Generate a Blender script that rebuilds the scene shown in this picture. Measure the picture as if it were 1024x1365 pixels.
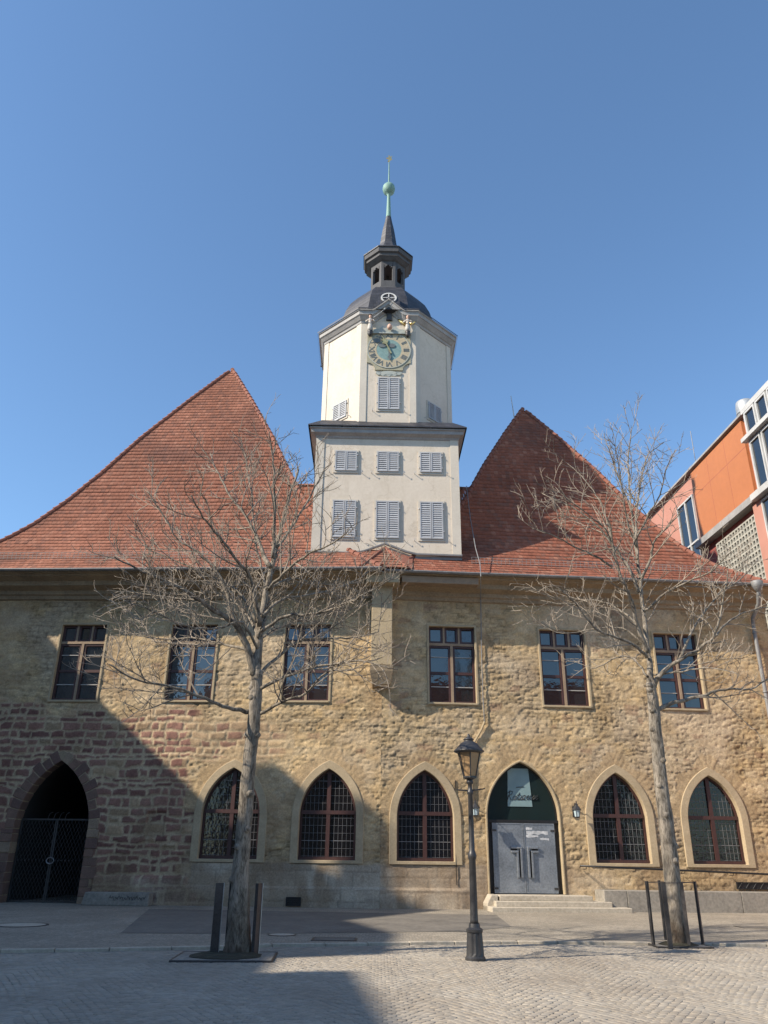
import bpy, math, random
import numpy as np
from mathutils import Vector, Matrix
from math import sin, cos, pi, radians, atan2, sqrt

for o in list(bpy.data.objects): bpy.data.objects.remove(o)
S = bpy.context.scene
COL = S.collection

# ------------------------------------------------------------------ camera
FPX = 1048.0; PITCH = radians(23.6); ROLL = 0.012; EYE = 1.6
fwd = Vector((0, cos(PITCH), sin(PITCH)))
_r0 = Vector((1, 0, 0)); _u0 = _r0.cross(fwd)
CR = _r0*cos(ROLL)+_u0*sin(ROLL); CU = _u0*cos(ROLL)-_r0*sin(ROLL)
cam = bpy.data.cameras.new('camera'); camo = bpy.data.objects.new('camera', cam); COL.objects.link(camo)
cam.sensor_fit = 'VERTICAL'; cam.sensor_height = 36; cam.lens = FPX/1365*36
cam.clip_start = 0.1; cam.clip_end = 6000
M = Matrix((CR, CU, -fwd)).transposed().to_4x4(); M.translation = (0, 0, EYE)
camo.matrix_world = M
S.camera = camo
S.render.resolution_x = 768; S.render.resolution_y = 1024

# ------------------------------------------------------------------ light
SUN = Vector((1.75, 0.78, -1.42)).normalized()
ELEV = math.asin(-SUN.z); AZ = atan2(-SUN.x, -SUN.y)
w = bpy.data.worlds.new('World'); S.world = w; w.use_nodes = True
nt = w.node_tree; nt.nodes.clear()
sky = nt.nodes.new('ShaderNodeTexSky'); sky.sky_type = 'NISHITA'; sky.sun_disc = False
sky.sun_elevation = ELEV; sky.sun_rotation = AZ % (2*pi); sky.altitude = 200
sky.air_density = 1.0; sky.dust_density = 0.4; sky.ozone_density = 3.6
bg = nt.nodes.new('ShaderNodeBackground'); bg.inputs[1].default_value = 0.125
wo = nt.nodes.new('ShaderNodeOutputWorld')
tint = nt.nodes.new('ShaderNodeMix'); tint.data_type = 'RGBA'; tint.blend_type = 'MULTIPLY'; tint.inputs[0].default_value = 1.0; tint.inputs[7].default_value = (0.89, 0.985, 0.99, 1)
nt.links.new(sky.outputs[0], tint.inputs[6]); nt.links.new(tint.outputs[2], bg.inputs[0]); nt.links.new(bg.outputs[0], wo.inputs[0])
sl = bpy.data.lights.new('sun', 'SUN'); sl.energy = 4.2; sl.angle = radians(0.53); sl.color = (1.0, 0.885, 0.73)
so = bpy.data.objects.new('sun', sl); COL.objects.link(so)
so.rotation_euler = SUN.to_track_quat('-Z', 'Y').to_euler(); so.location = (-40, -30, 60)
S.view_settings.view_transform = 'Standard'; S.view_settings.look = 'None'
S.view_settings.exposure = 0.90; S.view_settings.gamma = 1.0
S.render.engine = 'CYCLES'

def ray(x, y):
    return fwd + CR*((x-512)/FPX) + CU*((682.5-y)/FPX)
def at(x, y, Y):            # the point the photograph shows at a pixel, at depth Y
    d = ray(x, y); return Vector((0, 0, EYE)) + d*(Y/d.y)
def atz(x, y, Z=0.0):
    d = ray(x, y); return Vector((0, 0, EYE)) + d*((Z-EYE)/d.z)

# ------------------------------------------------------------------ materials
def new_mat(name):
    m = bpy.data.materials.new(name); m.use_nodes = True
    t = m.node_tree; b = t.nodes['Principled BSDF']
    return m, t, b
def nd(t, kind, **kw):
    n = t.nodes.new(kind)
    for k, v in kw.items(): setattr(n, k, v)
    return n
def coords(t, scale=(1, 1, 1), kind='Object'):
    tc = nd(t, 'ShaderNodeTexCoord'); mp = nd(t, 'ShaderNodeMapping')
    mp.inputs['Scale'].default_value = scale
    t.links.new(tc.outputs[kind], mp.inputs[0]); return mp.outputs[0]
def noise(t, vec, scale, detail=5, rough=0.6, dist=0.0):
    n = nd(t, 'ShaderNodeTexNoise'); n.inputs['Scale'].default_value = scale
    n.inputs['Detail'].default_value = detail; n.inputs['Roughness'].default_value = rough
    n.inputs['Distortion'].default_value = dist
    t.links.new(vec, n.inputs['Vector']); return n.outputs['Fac']
def ramp(t, fac, stops):
    r = nd(t, 'ShaderNodeValToRGB'); cr = r.color_ramp
    while len(cr.elements) < len(stops): cr.elements.new(0.5)
    for e, (p, c) in zip(cr.elements, stops):
        e.position = p; e.color = (*c, 1) if len(c) == 3 else c
    t.links.new(fac, r.inputs[0]); return r.outputs[0]
def mixc(t, fac, a, b, mode='MIX'):
    m = nd(t, 'ShaderNodeMix', data_type='RGBA', blend_type=mode)
    for i, v in ((0, fac), (6, a), (7, b)):
        if hasattr(v, 'links') or hasattr(v, 'is_linked'): t.links.new(v, m.inputs[i])
        elif i == 0: m.inputs[0].default_value = v
        else: m.inputs[i].default_value = (*v, 1)
    return m.outputs[2]
def bump(t, b, h, strength=0.5, dist=0.02):
    n = nd(t, 'ShaderNodeBump'); n.inputs['Strength'].default_value = strength
    n.inputs['Distance'].default_value = dist
    t.links.new(h, n.inputs['Height']); t.links.new(n.outputs[0], b.inputs['Normal']); return n
def simple(name, c1, c2=None, scale=6.0, rough=0.6, metal=0.0, bmp=0.0, bdist=0.01, stretch=(1, 1, 1), bscale=None, spec=None, fine=0.0):
    m, t, b = new_mat(name)
    b.inputs['Roughness'].default_value = rough; b.inputs['Metallic'].default_value = metal
    if spec is not None: b.inputs['Specular IOR Level'].default_value = spec
    v = coords(t, stretch)
    if c2 is None: c2 = tuple(x*0.8 for x in c1)
    f = noise(t, v, scale)
    c = ramp(t, f, [(0.3, c2), (0.7, c1)])
    if fine:
        f2 = noise(t, v, scale*9, 4)
        c = mixc(t, fine, c, ramp(t, f2, [(0.3, tuple(x*0.45 for x in c2)), (0.7, tuple(min(1, x*1.35) for x in c1))]))
    t.links.new(c, b.inputs['Base Color'])
    rr = nd(t, 'ShaderNodeMapRange'); rr.inputs[3].default_value = rough*0.85; rr.inputs[4].default_value = min(1, rough*1.15)
    t.links.new(f, rr.inputs[0]); t.links.new(rr.outputs[0], b.inputs['Roughness'])
    if bmp:
        h = noise(t, v, bscale or scale*5, 6)
        bump(t, b, h, bmp, bdist)
    return m
def attr_mat(name, rough=0.9, nscale=14, lo=0.72, hi=1.18, bmp=0.6, bdist=0.02, bscale=28, big=None):
    m, t, b = new_mat(name)
    a = nd(t, 'ShaderNodeAttribute', attribute_name='Col'); v = coords(t)
    f = noise(t, v, nscale, 7, 0.68)
    g = ramp(t, f, [(0.28, (lo,)*3), (0.72, (hi,)*3)])
    c = mixc(t, 1.0, a.outputs['Color'], g, 'MULTIPLY')
    if big:
        f3 = noise(t, v, big, 4, 0.6)
        c = mixc(t, 1.0, c, ramp(t, f3, [(0.3, (0.78, 0.75, 0.72)), (0.7, (1.08, 1.08, 1.06))]), 'MULTIPLY')
    t.links.new(c, b.inputs['Base Color']); b.inputs['Roughness'].default_value = rough
    b.inputs['Specular IOR Level'].default_value = 0.25
    if bmp: bump(t, b, noise(t, v, bscale, 8, 0.7), bmp, bdist)
    return m
def glass_mat(name, col=(0.012, 0.015, 0.018), rough=0.03, wav=0.15, wscale=5.0, spec=0.6, ior=1.52):
    m, t, b = new_mat(name)
    b.inputs['Base Color'].default_value = (*col, 1); b.inputs['Roughness'].default_value = rough
    b.inputs['Specular IOR Level'].default_value = spec; b.inputs['IOR'].default_value = ior
    bump(t, b, noise(t, coords(t), wscale, 2), wav, 0.01)
    return m

MT = {}
MT['wall'] = attr_mat('rubble_stone', big=0.9, nscale=18, lo=0.66, hi=1.2, bmp=0.9, bdist=0.02, bscale=34)
MT['tile'] = attr_mat('clay_tile', rough=0.85, nscale=9, lo=0.7, hi=1.2, bmp=0.3, bdist=0.01, bscale=40, big=0.5)
MT['ochre'] = simple('ochre_dressed_stone', (0.45, 0.36, 0.235), (0.34, 0.265, 0.165), 2.2, 0.9, bmp=0.35, bdist=0.012, bscale=22, fine=0.2)
MT['palestone'] = simple('pale_dressed_stone', (0.43, 0.345, 0.22), (0.32, 0.25, 0.155), 3.0, 0.9, bmp=0.35, bdist=0.012, bscale=25, fine=0.25)
MT['cornice'] = simple('weathered_cornice_stone', (0.34, 0.26, 0.165), (0.19, 0.145, 0.095), 1.6, 0.9, bmp=0.4, bdist=0.015, bscale=16, fine=0.25)
MT['redarch'] = simple('red_sandstone', (0.22, 0.135, 0.10), (0.13, 0.08, 0.06), 3.0, 0.92, bmp=0.5, bdist=0.02, bscale=18, fine=0.25)
MT['redarchdark'] = simple('dark_red_sandstone', (0.17, 0.10, 0.08), (0.10, 0.062, 0.05), 3.0, 0.92, bmp=0.5, bdist=0.02, bscale=18, fine=0.3)
MT['tanarch'] = simple('tan_sandstone', (0.31, 0.225, 0.155), (0.2, 0.145, 0.10), 3.0, 0.92, bmp=0.5, bdist=0.02, bscale=18, fine=0.3)
MT['wood'] = simple('red_brown_painted_wood', (0.068, 0.028, 0.024), (0.042, 0.018, 0.016), 5, 0.5, bmp=0.1, bdist=0.004, stretch=(4, 4, 1))
MT['mullionstone'] = simple('brownish_mullion_stone', (0.33, 0.245, 0.165), (0.22, 0.16, 0.11), 3.0, 0.85, bmp=0.2, bdist=0.01, bscale=25, fine=0.2)
MT['lead'] = simple('pale_lead_came', (0.20, 0.20, 0.205), (0.11, 0.11, 0.115), 5, 0.5)
MT['glass'] = glass_mat('dark_window_glass', spec=0.5, ior=1.95)
MT['leaded'] = glass_mat('leaded_glass', (0.008, 0.008, 0.010), 0.06, 0.5, 7.0, 0.45)
MT['transom'] = glass_mat('transom_glass', (0.012, 0.022, 0.022), 0.05, 0.1, 3.0, 0.5)
def stucco(name, c1, c2):
    m, t, b = new_mat(name); b.inputs['Roughness'].default_value = 0.85
    v = coords(t); big = noise(t, v, 0.7, 4); fine = noise(t, v, 9, 6)
    st = noise(t, coords(t, (1.6, 1.6, 0.16)), 1.5, 5, 0.72)
    c = ramp(t, big, [(0.3, c2), (0.7, c1)])
    c = mixc(t, 1.0, c, ramp(t, st, [(0.26, (0.90, 0.89, 0.875)), (0.48, (1, 1, 1))]), 'MULTIPLY')
    c = mixc(t, 1.0, c, ramp(t, fine, [(0.25, (0.93, 0.92, 0.90)), (0.6, (1.02, 1.02, 1.02))]), 'MULTIPLY')
    cw = nd(t, 'ShaderNodeTexVoronoi', feature='DISTANCE_TO_EDGE'); cw.inputs['Scale'].default_value = 0.55
    dn = nd(t, 'ShaderNodeTexNoise'); dn.inputs['Scale'].default_value = 1.7; dn.inputs['Detail'].default_value = 6; t.links.new(v, dn.inputs['Vector'])
    dm = nd(t, 'ShaderNodeMix', data_type='RGBA', blend_type='LINEAR_LIGHT'); dm.inputs[0].default_value = 0.55; t.links.new(v, dm.inputs[6]); t.links.new(dn.outputs['Color'], dm.inputs[7]); t.links.new(dm.outputs[2], cw.inputs['Vector'])
    c = mixc(t, 1.0, c, ramp(t, cw.outputs['Distance'], [(0.0, (0.86, 0.85, 0.83)), (0.012, (1, 1, 1))]), 'MULTIPLY')
    pt = noise(t, coords(t, (0.8, 0.8, 1.3)), 0.9, 3, 0.5, 0.6)
    c = mixc(t, 1.0, c, ramp(t, pt, [(0.58, (1, 1, 1)), (0.62, (0.955, 0.95, 0.94))]), 'MULTIPLY')
    t.links.new(c, b.inputs['Base Color']); bump(t, b, noise(t, v, 13, 6), 0.25, 0.012); return m
MT['white'] = stucco('white_stucco', (0.60, 0.533, 0.445), (0.55, 0.485, 0.40))
MT['whitetrim'] = simple('white_stucco_strip', (0.56, 0.512, 0.435), (0.49, 0.445, 0.375), 1.5, 0.85, bmp=0.15, bdist=0.01, bscale=20, fine=0.08)
MT['greytrim'] = simple('grey_painted_moulding', (0.36, 0.35, 0.34), (0.22, 0.215, 0.21), 1.5, 0.7, bmp=0.15, bdist=0.008, bscale=20, fine=0.15)
MT['lanternwood'] = simple('weathered_grey_boarding', (0.095, 0.095, 0.10), (0.045, 0.045, 0.05), 1.5, 0.8, stretch=(3, 3, 0.7), fine=0.2)
MT['shutter'] = simple('grey_shutter_paint', (0.40, 0.41, 0.43), (0.31, 0.32, 0.335), 3, 0.6, fine=0.1)
MT['copper'] = simple('green_patina_copper', (0.20, 0.34, 0.29), (0.13, 0.24, 0.21), 3, 0.65, fine=0.2)
MT['gold'] = simple('gilded_metal', (0.80, 0.62, 0.30), (0.6, 0.42, 0.16), 8, 0.35, 0.9)
MT['zinc'] = simple('dull_zinc', (0.26, 0.26, 0.26), (0.17, 0.17, 0.17), 3, 0.65, 0.25, fine=0.1)
MT['zincbright'] = simple('galvanised_sheet', (0.46, 0.47, 0.47), (0.34, 0.35, 0.35), 4, 0.45, 0.4)
MT['gateiron'] = simple('dull_wrought_iron', (0.075, 0.072, 0.07), (0.04, 0.038, 0.037), 6, 0.5, 0.3)
MT['palebar'] = simple('pale_painted_bar', (0.42, 0.40, 0.37), (0.32, 0.30, 0.28), 6, 0.5)
MT['black'] = simple('black_painted_iron', (0.022, 0.022, 0.024), (0.013, 0.013, 0.014), 8, 0.45, 0.2, bmp=0.1, bdist=0.003)
MT['lampiron'] = simple('charcoal_painted_cast_iron', (0.055, 0.055, 0.058), (0.032, 0.032, 0.035), 6, 0.42, 0.2, bmp=0.15, bdist=0.003, fine=0.15)
MT['steel'] = simple('dark_rusty_steel', (0.085, 0.08, 0.08), (0.04, 0.036, 0.034), 4, 0.5, 0.5, fine=0.25)
MT['steeledge'] = simple('worn_bright_steel', (0.42, 0.43, 0.45), (0.28, 0.28, 0.29), 5, 0.4, 0.8)
MT['doorsteel'] = simple('scuffed_sheet_steel', (0.30, 0.325, 0.355), (0.165, 0.185, 0.21), 1.9, 0.45, 0.5, bmp=0.08, bdist=0.01, bscale=4, fine=0.3)
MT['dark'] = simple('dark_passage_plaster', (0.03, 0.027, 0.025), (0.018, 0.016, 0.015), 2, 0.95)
MT['granite'] = simple('grey_granite', (0.30, 0.275, 0.235), (0.19, 0.175, 0.15), 1.3, 0.85, bmp=0.2, bdist=0.006, bscale=60, fine=0.35)
MT['step'] = simple('pale_granite_step', (0.47, 0.42, 0.34), (0.33, 0.29, 0.23), 1.7, 0.85, bmp=0.2, bdist=0.006, bscale=50, fine=0.3)
def bark_mat(name):
    m, t, b = new_mat(name); b.inputs['Roughness'].default_value = 0.92; b.inputs['Specular IOR Level'].default_value = 0.2
    v = coords(t); vs_ = coords(t, (1.5, 1.5, 0.55))
    c = ramp(t, noise(t, vs_, 5.5, 6, 0.65, 0.8), [(0.36, (0.105, 0.09, 0.075)), (0.47, (0.215, 0.19, 0.155)), (0.58, (0.30, 0.265, 0.22))])
    cr = noise(t, coords(t, (6, 6, 1.1)), 7, 6, 0.7)
    c = mixc(t, 1.0, c, ramp(t, cr, [(0.36, (0.45, 0.43, 0.40)), (0.52, (1.05, 1.05, 1.05))]), 'MULTIPLY')
    sp = nd(t, 'ShaderNodeSeparateXYZ'); t.links.new(v, sp.inputs[0])
    nz = noise(t, v, 4, 4); ad = nd(t, 'ShaderNodeMath', operation='MULTIPLY_ADD'); t.links.new(nz, ad.inputs[0]); ad.inputs[1].default_value = 1.6; t.links.new(sp.outputs[2], ad.inputs[2])
    mr = nd(t, 'ShaderNodeMapRange'); t.links.new(ad.outputs[0], mr.inputs[0]); mr.inputs[1].default_value = 0.75; mr.inputs[2].default_value = 1.6; mr.inputs[3].default_value = 0.75; mr.inputs[4].default_value = 0.0
    c = mixc(t, mr.outputs[0], c, (0.055, 0.036, 0.024))        # earthy splash stain round the foot
    t.links.new(c, b.inputs['Base Color'])
    bump(t, b, cr, 0.9, 0.03); return m
MT['bark'] = bark_mat('grey_bark')
MT['twig'] = simple('pale_brown_twig_bark', (0.34, 0.29, 0.23), (0.13, 0.108, 0.088), 2.0, 0.9)
MT['soil'] = simple('mossy_soil', (0.055, 0.05, 0.028), (0.028, 0.024, 0.016), 6, 0.95, bmp=0.8, bdist=0.03, bscale=30)
MT['lantern'] = simple('amber_lantern_glass', (0.36, 0.24, 0.13), (0.25, 0.16, 0.08), 3, 0.12, spec=0.6)
MT['bluelamp'] = simple('pale_blue_lamp_glass', (0.48, 0.58, 0.62), (0.34, 0.44, 0.48), 6, 0.2)
MT['posterblue'] = simple('grey_green_sign_board', (0.22, 0.32, 0.33), (0.17, 0.255, 0.265), 2, 0.5)
MT['ink'] = simple('dark_lettering', (0.02, 0.025, 0.028), (0.012, 0.015, 0.017), 5, 0.5)
MT['paper'] = simple('torn_white_paper', (0.62, 0.63, 0.64), (0.34, 0.36, 0.38), 9, 0.8)
MT['tealdial'] = simple('teal_dial_paint', (0.22, 0.33, 0.31), (0.11, 0.2, 0.2), 5, 0.6, fine=0.35)
MT['tandial'] = simple('tan_dial_paint', (0.47, 0.39, 0.26), (0.33, 0.29, 0.21), 5, 0.65, fine=0.35)
MT['greydial'] = simple('faded_grey_green_paint', (0.42, 0.43, 0.38), (0.24, 0.28, 0.27), 5, 0.65, fine=0.35)
MT['olivedial'] = simple('weathered_olive_gold_paint', (0.40, 0.36, 0.24), (0.24, 0.24, 0.19), 5, 0.65, fine=0.35)
MT['numeral'] = simple('grey_blue_numeral_paint', (0.13, 0.155, 0.16), (0.09, 0.10, 0.105), 6, 0.6)
MT['skin'] = simple('painted_flesh', (0.56, 0.36, 0.27), (0.46, 0.28, 0.21), 8, 0.6)
MT['robe'] = simple('white_robe_paint', (0.50, 0.47, 0.42), (0.28, 0.26, 0.24), 14, 0.6)
MT['orange'] = simple('orange_facade_panel', (0.43, 0.158, 0.06), (0.385, 0.14, 0.052), 0.5, 0.6, fine=0.08)
MT['pink'] = simple('salmon_render', (0.44, 0.215, 0.165), (0.385, 0.185, 0.14), 0.7, 0.85, bmp=0.1, bscale=30)
MT['redrecess'] = simple('dark_red_render', (0.30, 0.085, 0.07), (0.24, 0.065, 0.055), 1, 0.85)
MT['whitemetal'] = simple('white_coated_metal', (0.52, 0.52, 0.51), (0.40, 0.40, 0.39), 1.3, 0.55, fine=0.1)
MT['block'] = simple('grey_lattice_block', (0.40, 0.39, 0.34), (0.30, 0.295, 0.26), 2, 0.85, fine=0.1)
MT['render1'] = simple('dull_ochre_render', (0.42, 0.34, 0.24), (0.34, 0.27, 0.19), 0.5, 0.9)
MT['render2'] = simple('red_brick_render', (0.25, 0.10, 0.075), (0.18, 0.07, 0.055), 0.8, 0.9)
MT['render3'] = simple('grey_render', (0.38, 0.37, 0.35), (0.3, 0.29, 0.28), 0.5, 0.9)
MT['tileplain'] = simple('plain_red_roof_tile', (0.25, 0.095, 0.06), (0.17, 0.065, 0.045), 2, 0.85, bmp=0.3, bscale=12)

def slate():
    m, t, b = new_mat('dark_slate')
    v = coords(t)
    sp = nd(t, 'ShaderNodeSeparateXYZ'); t.links.new(v, sp.inputs[0])
    ad = nd(t, 'ShaderNodeMath', operation='ADD'); t.links.new(sp.outputs[0], ad.inputs[0]); t.links.new(sp.outputs[1], ad.inputs[1])
    cb = nd(t, 'ShaderNodeCombineXYZ'); t.links.new(ad.outputs[0], cb.inputs[0]); t.links.new(sp.outputs[2], cb.inputs[1])
    br = nd(t, 'ShaderNodeTexBrick'); t.links.new(cb.outputs[0], br.inputs['Vector'])
    br.inputs['Scale'].default_value = 1.0; br.inputs['Brick Width'].default_value = 0.30; br.inputs['Row Height'].default_value = 0.21
    br.inputs['Mortar Size'].default_value = 0.012; br.inputs['Color1'].default_value = (0.045, 0.045, 0.052, 1)
    br.inputs['Color2'].default_value = (0.024, 0.024, 0.029, 1); br.inputs['Mortar'].default_value = (0.010, 0.010, 0.012, 1)
    f = noise(t, v, 4)
    t.links.new(mixc(t, 1, br.outputs[0], ramp(t, f, [(0.3, (0.7,)*3), (0.7, (1.35,)*3)]), 'MULTIPLY'), b.inputs['Base Color'])
    b.inputs['Roughness'].default_value = 0.5
    iv = nd(t, 'ShaderNodeMath', operation='SUBTRACT'); iv.inputs[0].default_value = 1; t.links.new(br.outputs['Fac'], iv.inputs[1])
    bump(t, b, iv.outputs[0], 0.6, 0.012)
    return m
MT['slate'] = slate()

def paving(name, c1, c2, joint, size, jit=0.35, bd=0.012, strength=0.8):
    m, t, b = new_mat(name)
    v = coords(t)
    d = nd(t, 'ShaderNodeTexNoise'); d.inputs['Scale'].default_value = 1.2; t.links.new(v, d.inputs['Vector'])
    add = nd(t, 'ShaderNodeMix', data_type='RGBA', blend_type='LINEAR_LIGHT'); add.inputs[0].default_value = 0.10
    t.links.new(v, add.inputs[6]); t.links.new(d.outputs['Color'], add.inputs[7])
    vo = nd(t, 'ShaderNodeTexVoronoi', feature='DISTANCE_TO_EDGE'); vo.inputs['Scale'].default_value = 1/size; vo.inputs['Randomness'].default_value = jit
    vc = nd(t, 'ShaderNodeTexVoronoi', feature='F1'); vc.inputs['Scale'].default_value = 1/size; vc.inputs['Randomness'].default_value = jit
    vo.voronoi_dimensions = '2D'; vc.voronoi_dimensions = '2D'
    t.links.new(add.outputs[2], vo.inputs['Vector']); t.links.new(add.outputs[2], vc.inputs['Vector'])
    sp = nd(t, 'ShaderNodeSeparateColor'); t.links.new(vc.outputs['Color'], sp.inputs[0])
    stone = ramp(t, sp.outputs[0], [(0.0, c2), (1.0, c1)])
    j = ramp(t, vo.outputs['Distance'], [(0.02, (1, 1, 1)), (0.12, (0, 0, 0))])
    c = mixc(t, j, stone, joint)
    f = noise(t, v, 0.6, 5)
    c = mixc(t, 1, c, ramp(t, f, [(0.3, (0.78,)*3), (0.7, (1.15,)*3)]), 'MULTIPLY')
    t.links.new(c, b.inputs['Base Color']); b.inputs['Roughness'].default_value = 0.85
    h = ramp(t, vo.outputs['Distance'], [(0.0, (0, 0, 0)), (0.2, (1, 1, 1))])
    bump(t, b, h, strength, bd)
    return m
MT['sett'] = attr_mat('granite_sett', rough=0.85, nscale=30, lo=0.86, hi=1.1, bmp=0.15, bdist=0.005, bscale=80, big=0.5)
MT['ground'] = paving('sanded_sett_joints', (0.295, 0.27, 0.23), (0.25, 0.23, 0.20), (0.215, 0.197, 0.167), 0.11)
MT['mosaic'] = paving('small_mosaic_setts', (0.35, 0.308, 0.245), (0.22, 0.194, 0.154), (0.17, 0.15, 0.12), 0.065, 0.5, 0.006, 0.6)
MT['asphalt'] = simple('worn_grey_asphalt', (0.185, 0.168, 0.142), (0.095, 0.087, 0.078), 0.9, 0.9, bmp=0.5, bdist=0.006, bscale=90, fine=0.3)

# ------------------------------------------------------------------ mesh helpers
ORIG = {}
def build_obj(name, me, parent=None, kind=None):
    o = bpy.data.objects.new(name, me); COL.objects.link(o)
    if parent is not None:
        o.parent = parent
        L = ORIG.get(parent.name)
        if L is not None: o.matrix_parent_inverse = Matrix.Translation(-L)
    if kind: o['kind'] = kind
    return o
class MB:
    def __init__(s): s.v = []; s.f = []; s.mi = []; s.cur = 0; s.xf = None
    def add(s, vs, fs):
        b = len(s.v)
        if s.xf: vs = [s.xf(*p) for p in vs]
        s.v += [tuple(p) for p in vs]
        for f in fs: s.f.append(tuple(b+i for i in f)); s.mi.append(s.cur)
        return s
    def box(s, x0, x1, y0, y1, z0, z1):
        return s.add([(x0, y0, z0), (x1, y0, z0), (x1, y1, z0), (x0, y1, z0), (x0, y0, z1), (x1, y0, z1), (x1, y1, z1), (x0, y1, z1)],
                     [(0, 3, 2, 1), (4, 5, 6, 7), (0, 1, 5, 4), (1, 2, 6, 5), (2, 3, 7, 6), (3, 0, 4, 7)])
    def quad(s, a, b, c, d): return s.add([a, b, c, d], [(0, 1, 2, 3)])
    def tube(s, pts, rad, n=6, cap=True):
        pts = [Vector(p) for p in pts]
        if not hasattr(rad, '__len__'): rad = [rad]*len(pts)
        vs = []; t0 = (pts[1]-pts[0]).normalized()
        a = t0.orthogonal().normalized()
        for i, p in enumerate(pts):
            t = (pts[min(i+1, len(pts)-1)]-pts[max(i-1, 0)])
            if t.length < 1e-9: t = t0
            t.normalize(); a = (a - t*a.dot(t))
            if a.length < 1e-6: a = t.orthogonal()
            a.normalize(); b = t.cross(a)
            for k in range(n):
                q = 2*pi*k/n; vs.append(p + (a*cos(q)+b*sin(q))*rad[i])
        fs = []
        for i in range(len(pts)-1):
            for k in range(n):
                k2 = (k+1) % n
                fs.append((i*n+k, i*n+k2, (i+1)*n+k2, (i+1)*n+k))
        if cap:
            fs.append(tuple(range(n))[::-1]); fs.append(tuple((len(pts)-1)*n+k for k in range(n)))
        return s.add(vs, fs)
    def lathe(s, prof, c=(0, 0), n=16, phase=0.0, capt=True, capb=True, sx=1.0):
        vs = []
        for r, z in prof:
            for k in range(n):
                q = 2*pi*k/n+phase; vs.append((c[0]+r*cos(q)*sx, c[1]+r*sin(q), z))
        fs = []
        for i in range(len(prof)-1):
            for k in range(n):
                k2 = (k+1) % n; fs.append((i*n+k, i*n+k2, (i+1)*n+k2, (i+1)*n+k))
        if capb: fs.append(tuple(range(n))[::-1])
        if capt: fs.append(tuple((len(prof)-1)*n+k for k in range(n)))
        return s.add(vs, fs)
    def prism(s, poly, f0, f1):     # poly 2D; f0,f1 map (a,b)->3D front and back
        n = len(poly); vs = [f0(*p) for p in poly]+[f1(*p) for p in poly]
        fs = [tuple(range(n)), tuple(range(2*n-1, n-1, -1))]
        for i in range(n):
            j = (i+1) % n; fs.append((i, n+i, n+j, j))
        return s.add(vs, fs)
    def ring(s, outer, inner, f0, f1, closed=True):
        n = len(outer)
        vs = [f0(*p) for p in outer]+[f0(*p) for p in inner]+[f1(*p) for p in outer]+[f1(*p) for p in inner]
        fs = []
        for i in range(n if closed else n-1):
            j = (i+1) % n
            fs += [(i, j, n+j, n+i), (n+i, n+j, 3*n+j, 3*n+i), (i, 2*n+i, 2*n+j, j), (2*n+i, 3*n+i, 3*n+j, 2*n+j)]
        return s.add(vs, fs)
    def mesh(s, name, mats, smooth=False):
        me = bpy.data.meshes.new(name); me.from_pydata(s.v, [], s.f)
        for m in (mats if isinstance(mats, (list, tuple)) else [mats]): me.materials.append(MT[m] if isinstance(m, str) else m)
        me.polygons.foreach_set('material_index', s.mi)
        if smooth: me.polygons.foreach_set('use_smooth', [True]*len(s.f))
        me.update(); return me
    def build(s, name, mats, parent=None, smooth=False, kind=None):
        return build_obj(name, s.mesh(name, mats, smooth), parent, kind)
def bevel(o, wdt=0.01, seg=2, ang=40):
    md = o.modifiers.new('bevel', 'BEVEL'); md.width = wdt; md.segments = seg; md.limit_method = 'ANGLE'; md.angle_limit = radians(ang)
    return o
def empty(name, loc, label=None, cat=None, group=None):
    o = bpy.data.objects.new(name, None); COL.objects.link(o); o.location = loc
    ORIG[o.name] = Vector(loc)
    if label: tag(o, label, cat, group)
    return o
def tag(o, label, cat, group=None):
    o['label'] = label; o['category'] = cat
    if group: o['group'] = group
    return o
def np_mesh(name, V, Q, col, mat, parent=None, kind=None, smooth=False):
    me = bpy.data.meshes.new(name)
    nv = len(V); nf = len(Q); k = Q.shape[1]
    me.vertices.add(nv); me.vertices.foreach_set('co', np.ascontiguousarray(V, np.float32).ravel())
    me.loops.add(nf*k); me.loops.foreach_set('vertex_index', np.ascontiguousarray(Q, np.int32).ravel())
    me.polygons.add(nf); me.polygons.foreach_set('loop_start', np.arange(0, nf*k, k, dtype=np.int32))
    try: me.polygons.foreach_set('loop_total', np.full(nf, k, np.int32))
    except Exception: pass
    me.materials.append(MT[mat])
    if smooth: me.polygons.foreach_set('use_smooth', np.ones(nf, bool))
    me.update(calc_edges=True); me.validate()
    if col is not None:
        a = me.color_attributes.new('Col', 'FLOAT_COLOR', 'POINT')
        a.data.foreach_set('color', np.concatenate([col, np.ones((nv, 1))], 1).astype(np.float32).ravel())
    return build_obj(name, me, parent, kind)
def text_mesh(body, size, shear=0.0, extrude=0.0, spacing=1.0):
    cu = bpy.data.curves.new('lettering', 'FONT'); cu.body = body; cu.size = size; cu.shear = shear; cu.extrude = extrude
    cu.align_x = 'CENTER'; cu.align_y = 'CENTER'; cu.space_character = spacing; cu.offset = 0.0
    ob = bpy.data.objects.new('lettering_source', cu); COL.objects.link(ob)
    bpy.context.view_layer.update()
    me = bpy.data.meshes.new_from_object(ob.evaluated_get(bpy.context.evaluated_depsgraph_get()))
    vs = [tuple(v.co) for v in me.vertices]; fs = [tuple(p.vertices) for p in me.polygons]
    bpy.data.objects.remove(ob); bpy.data.curves.remove(cu); bpy.data.meshes.remove(me)
    return vs, fs

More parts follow.
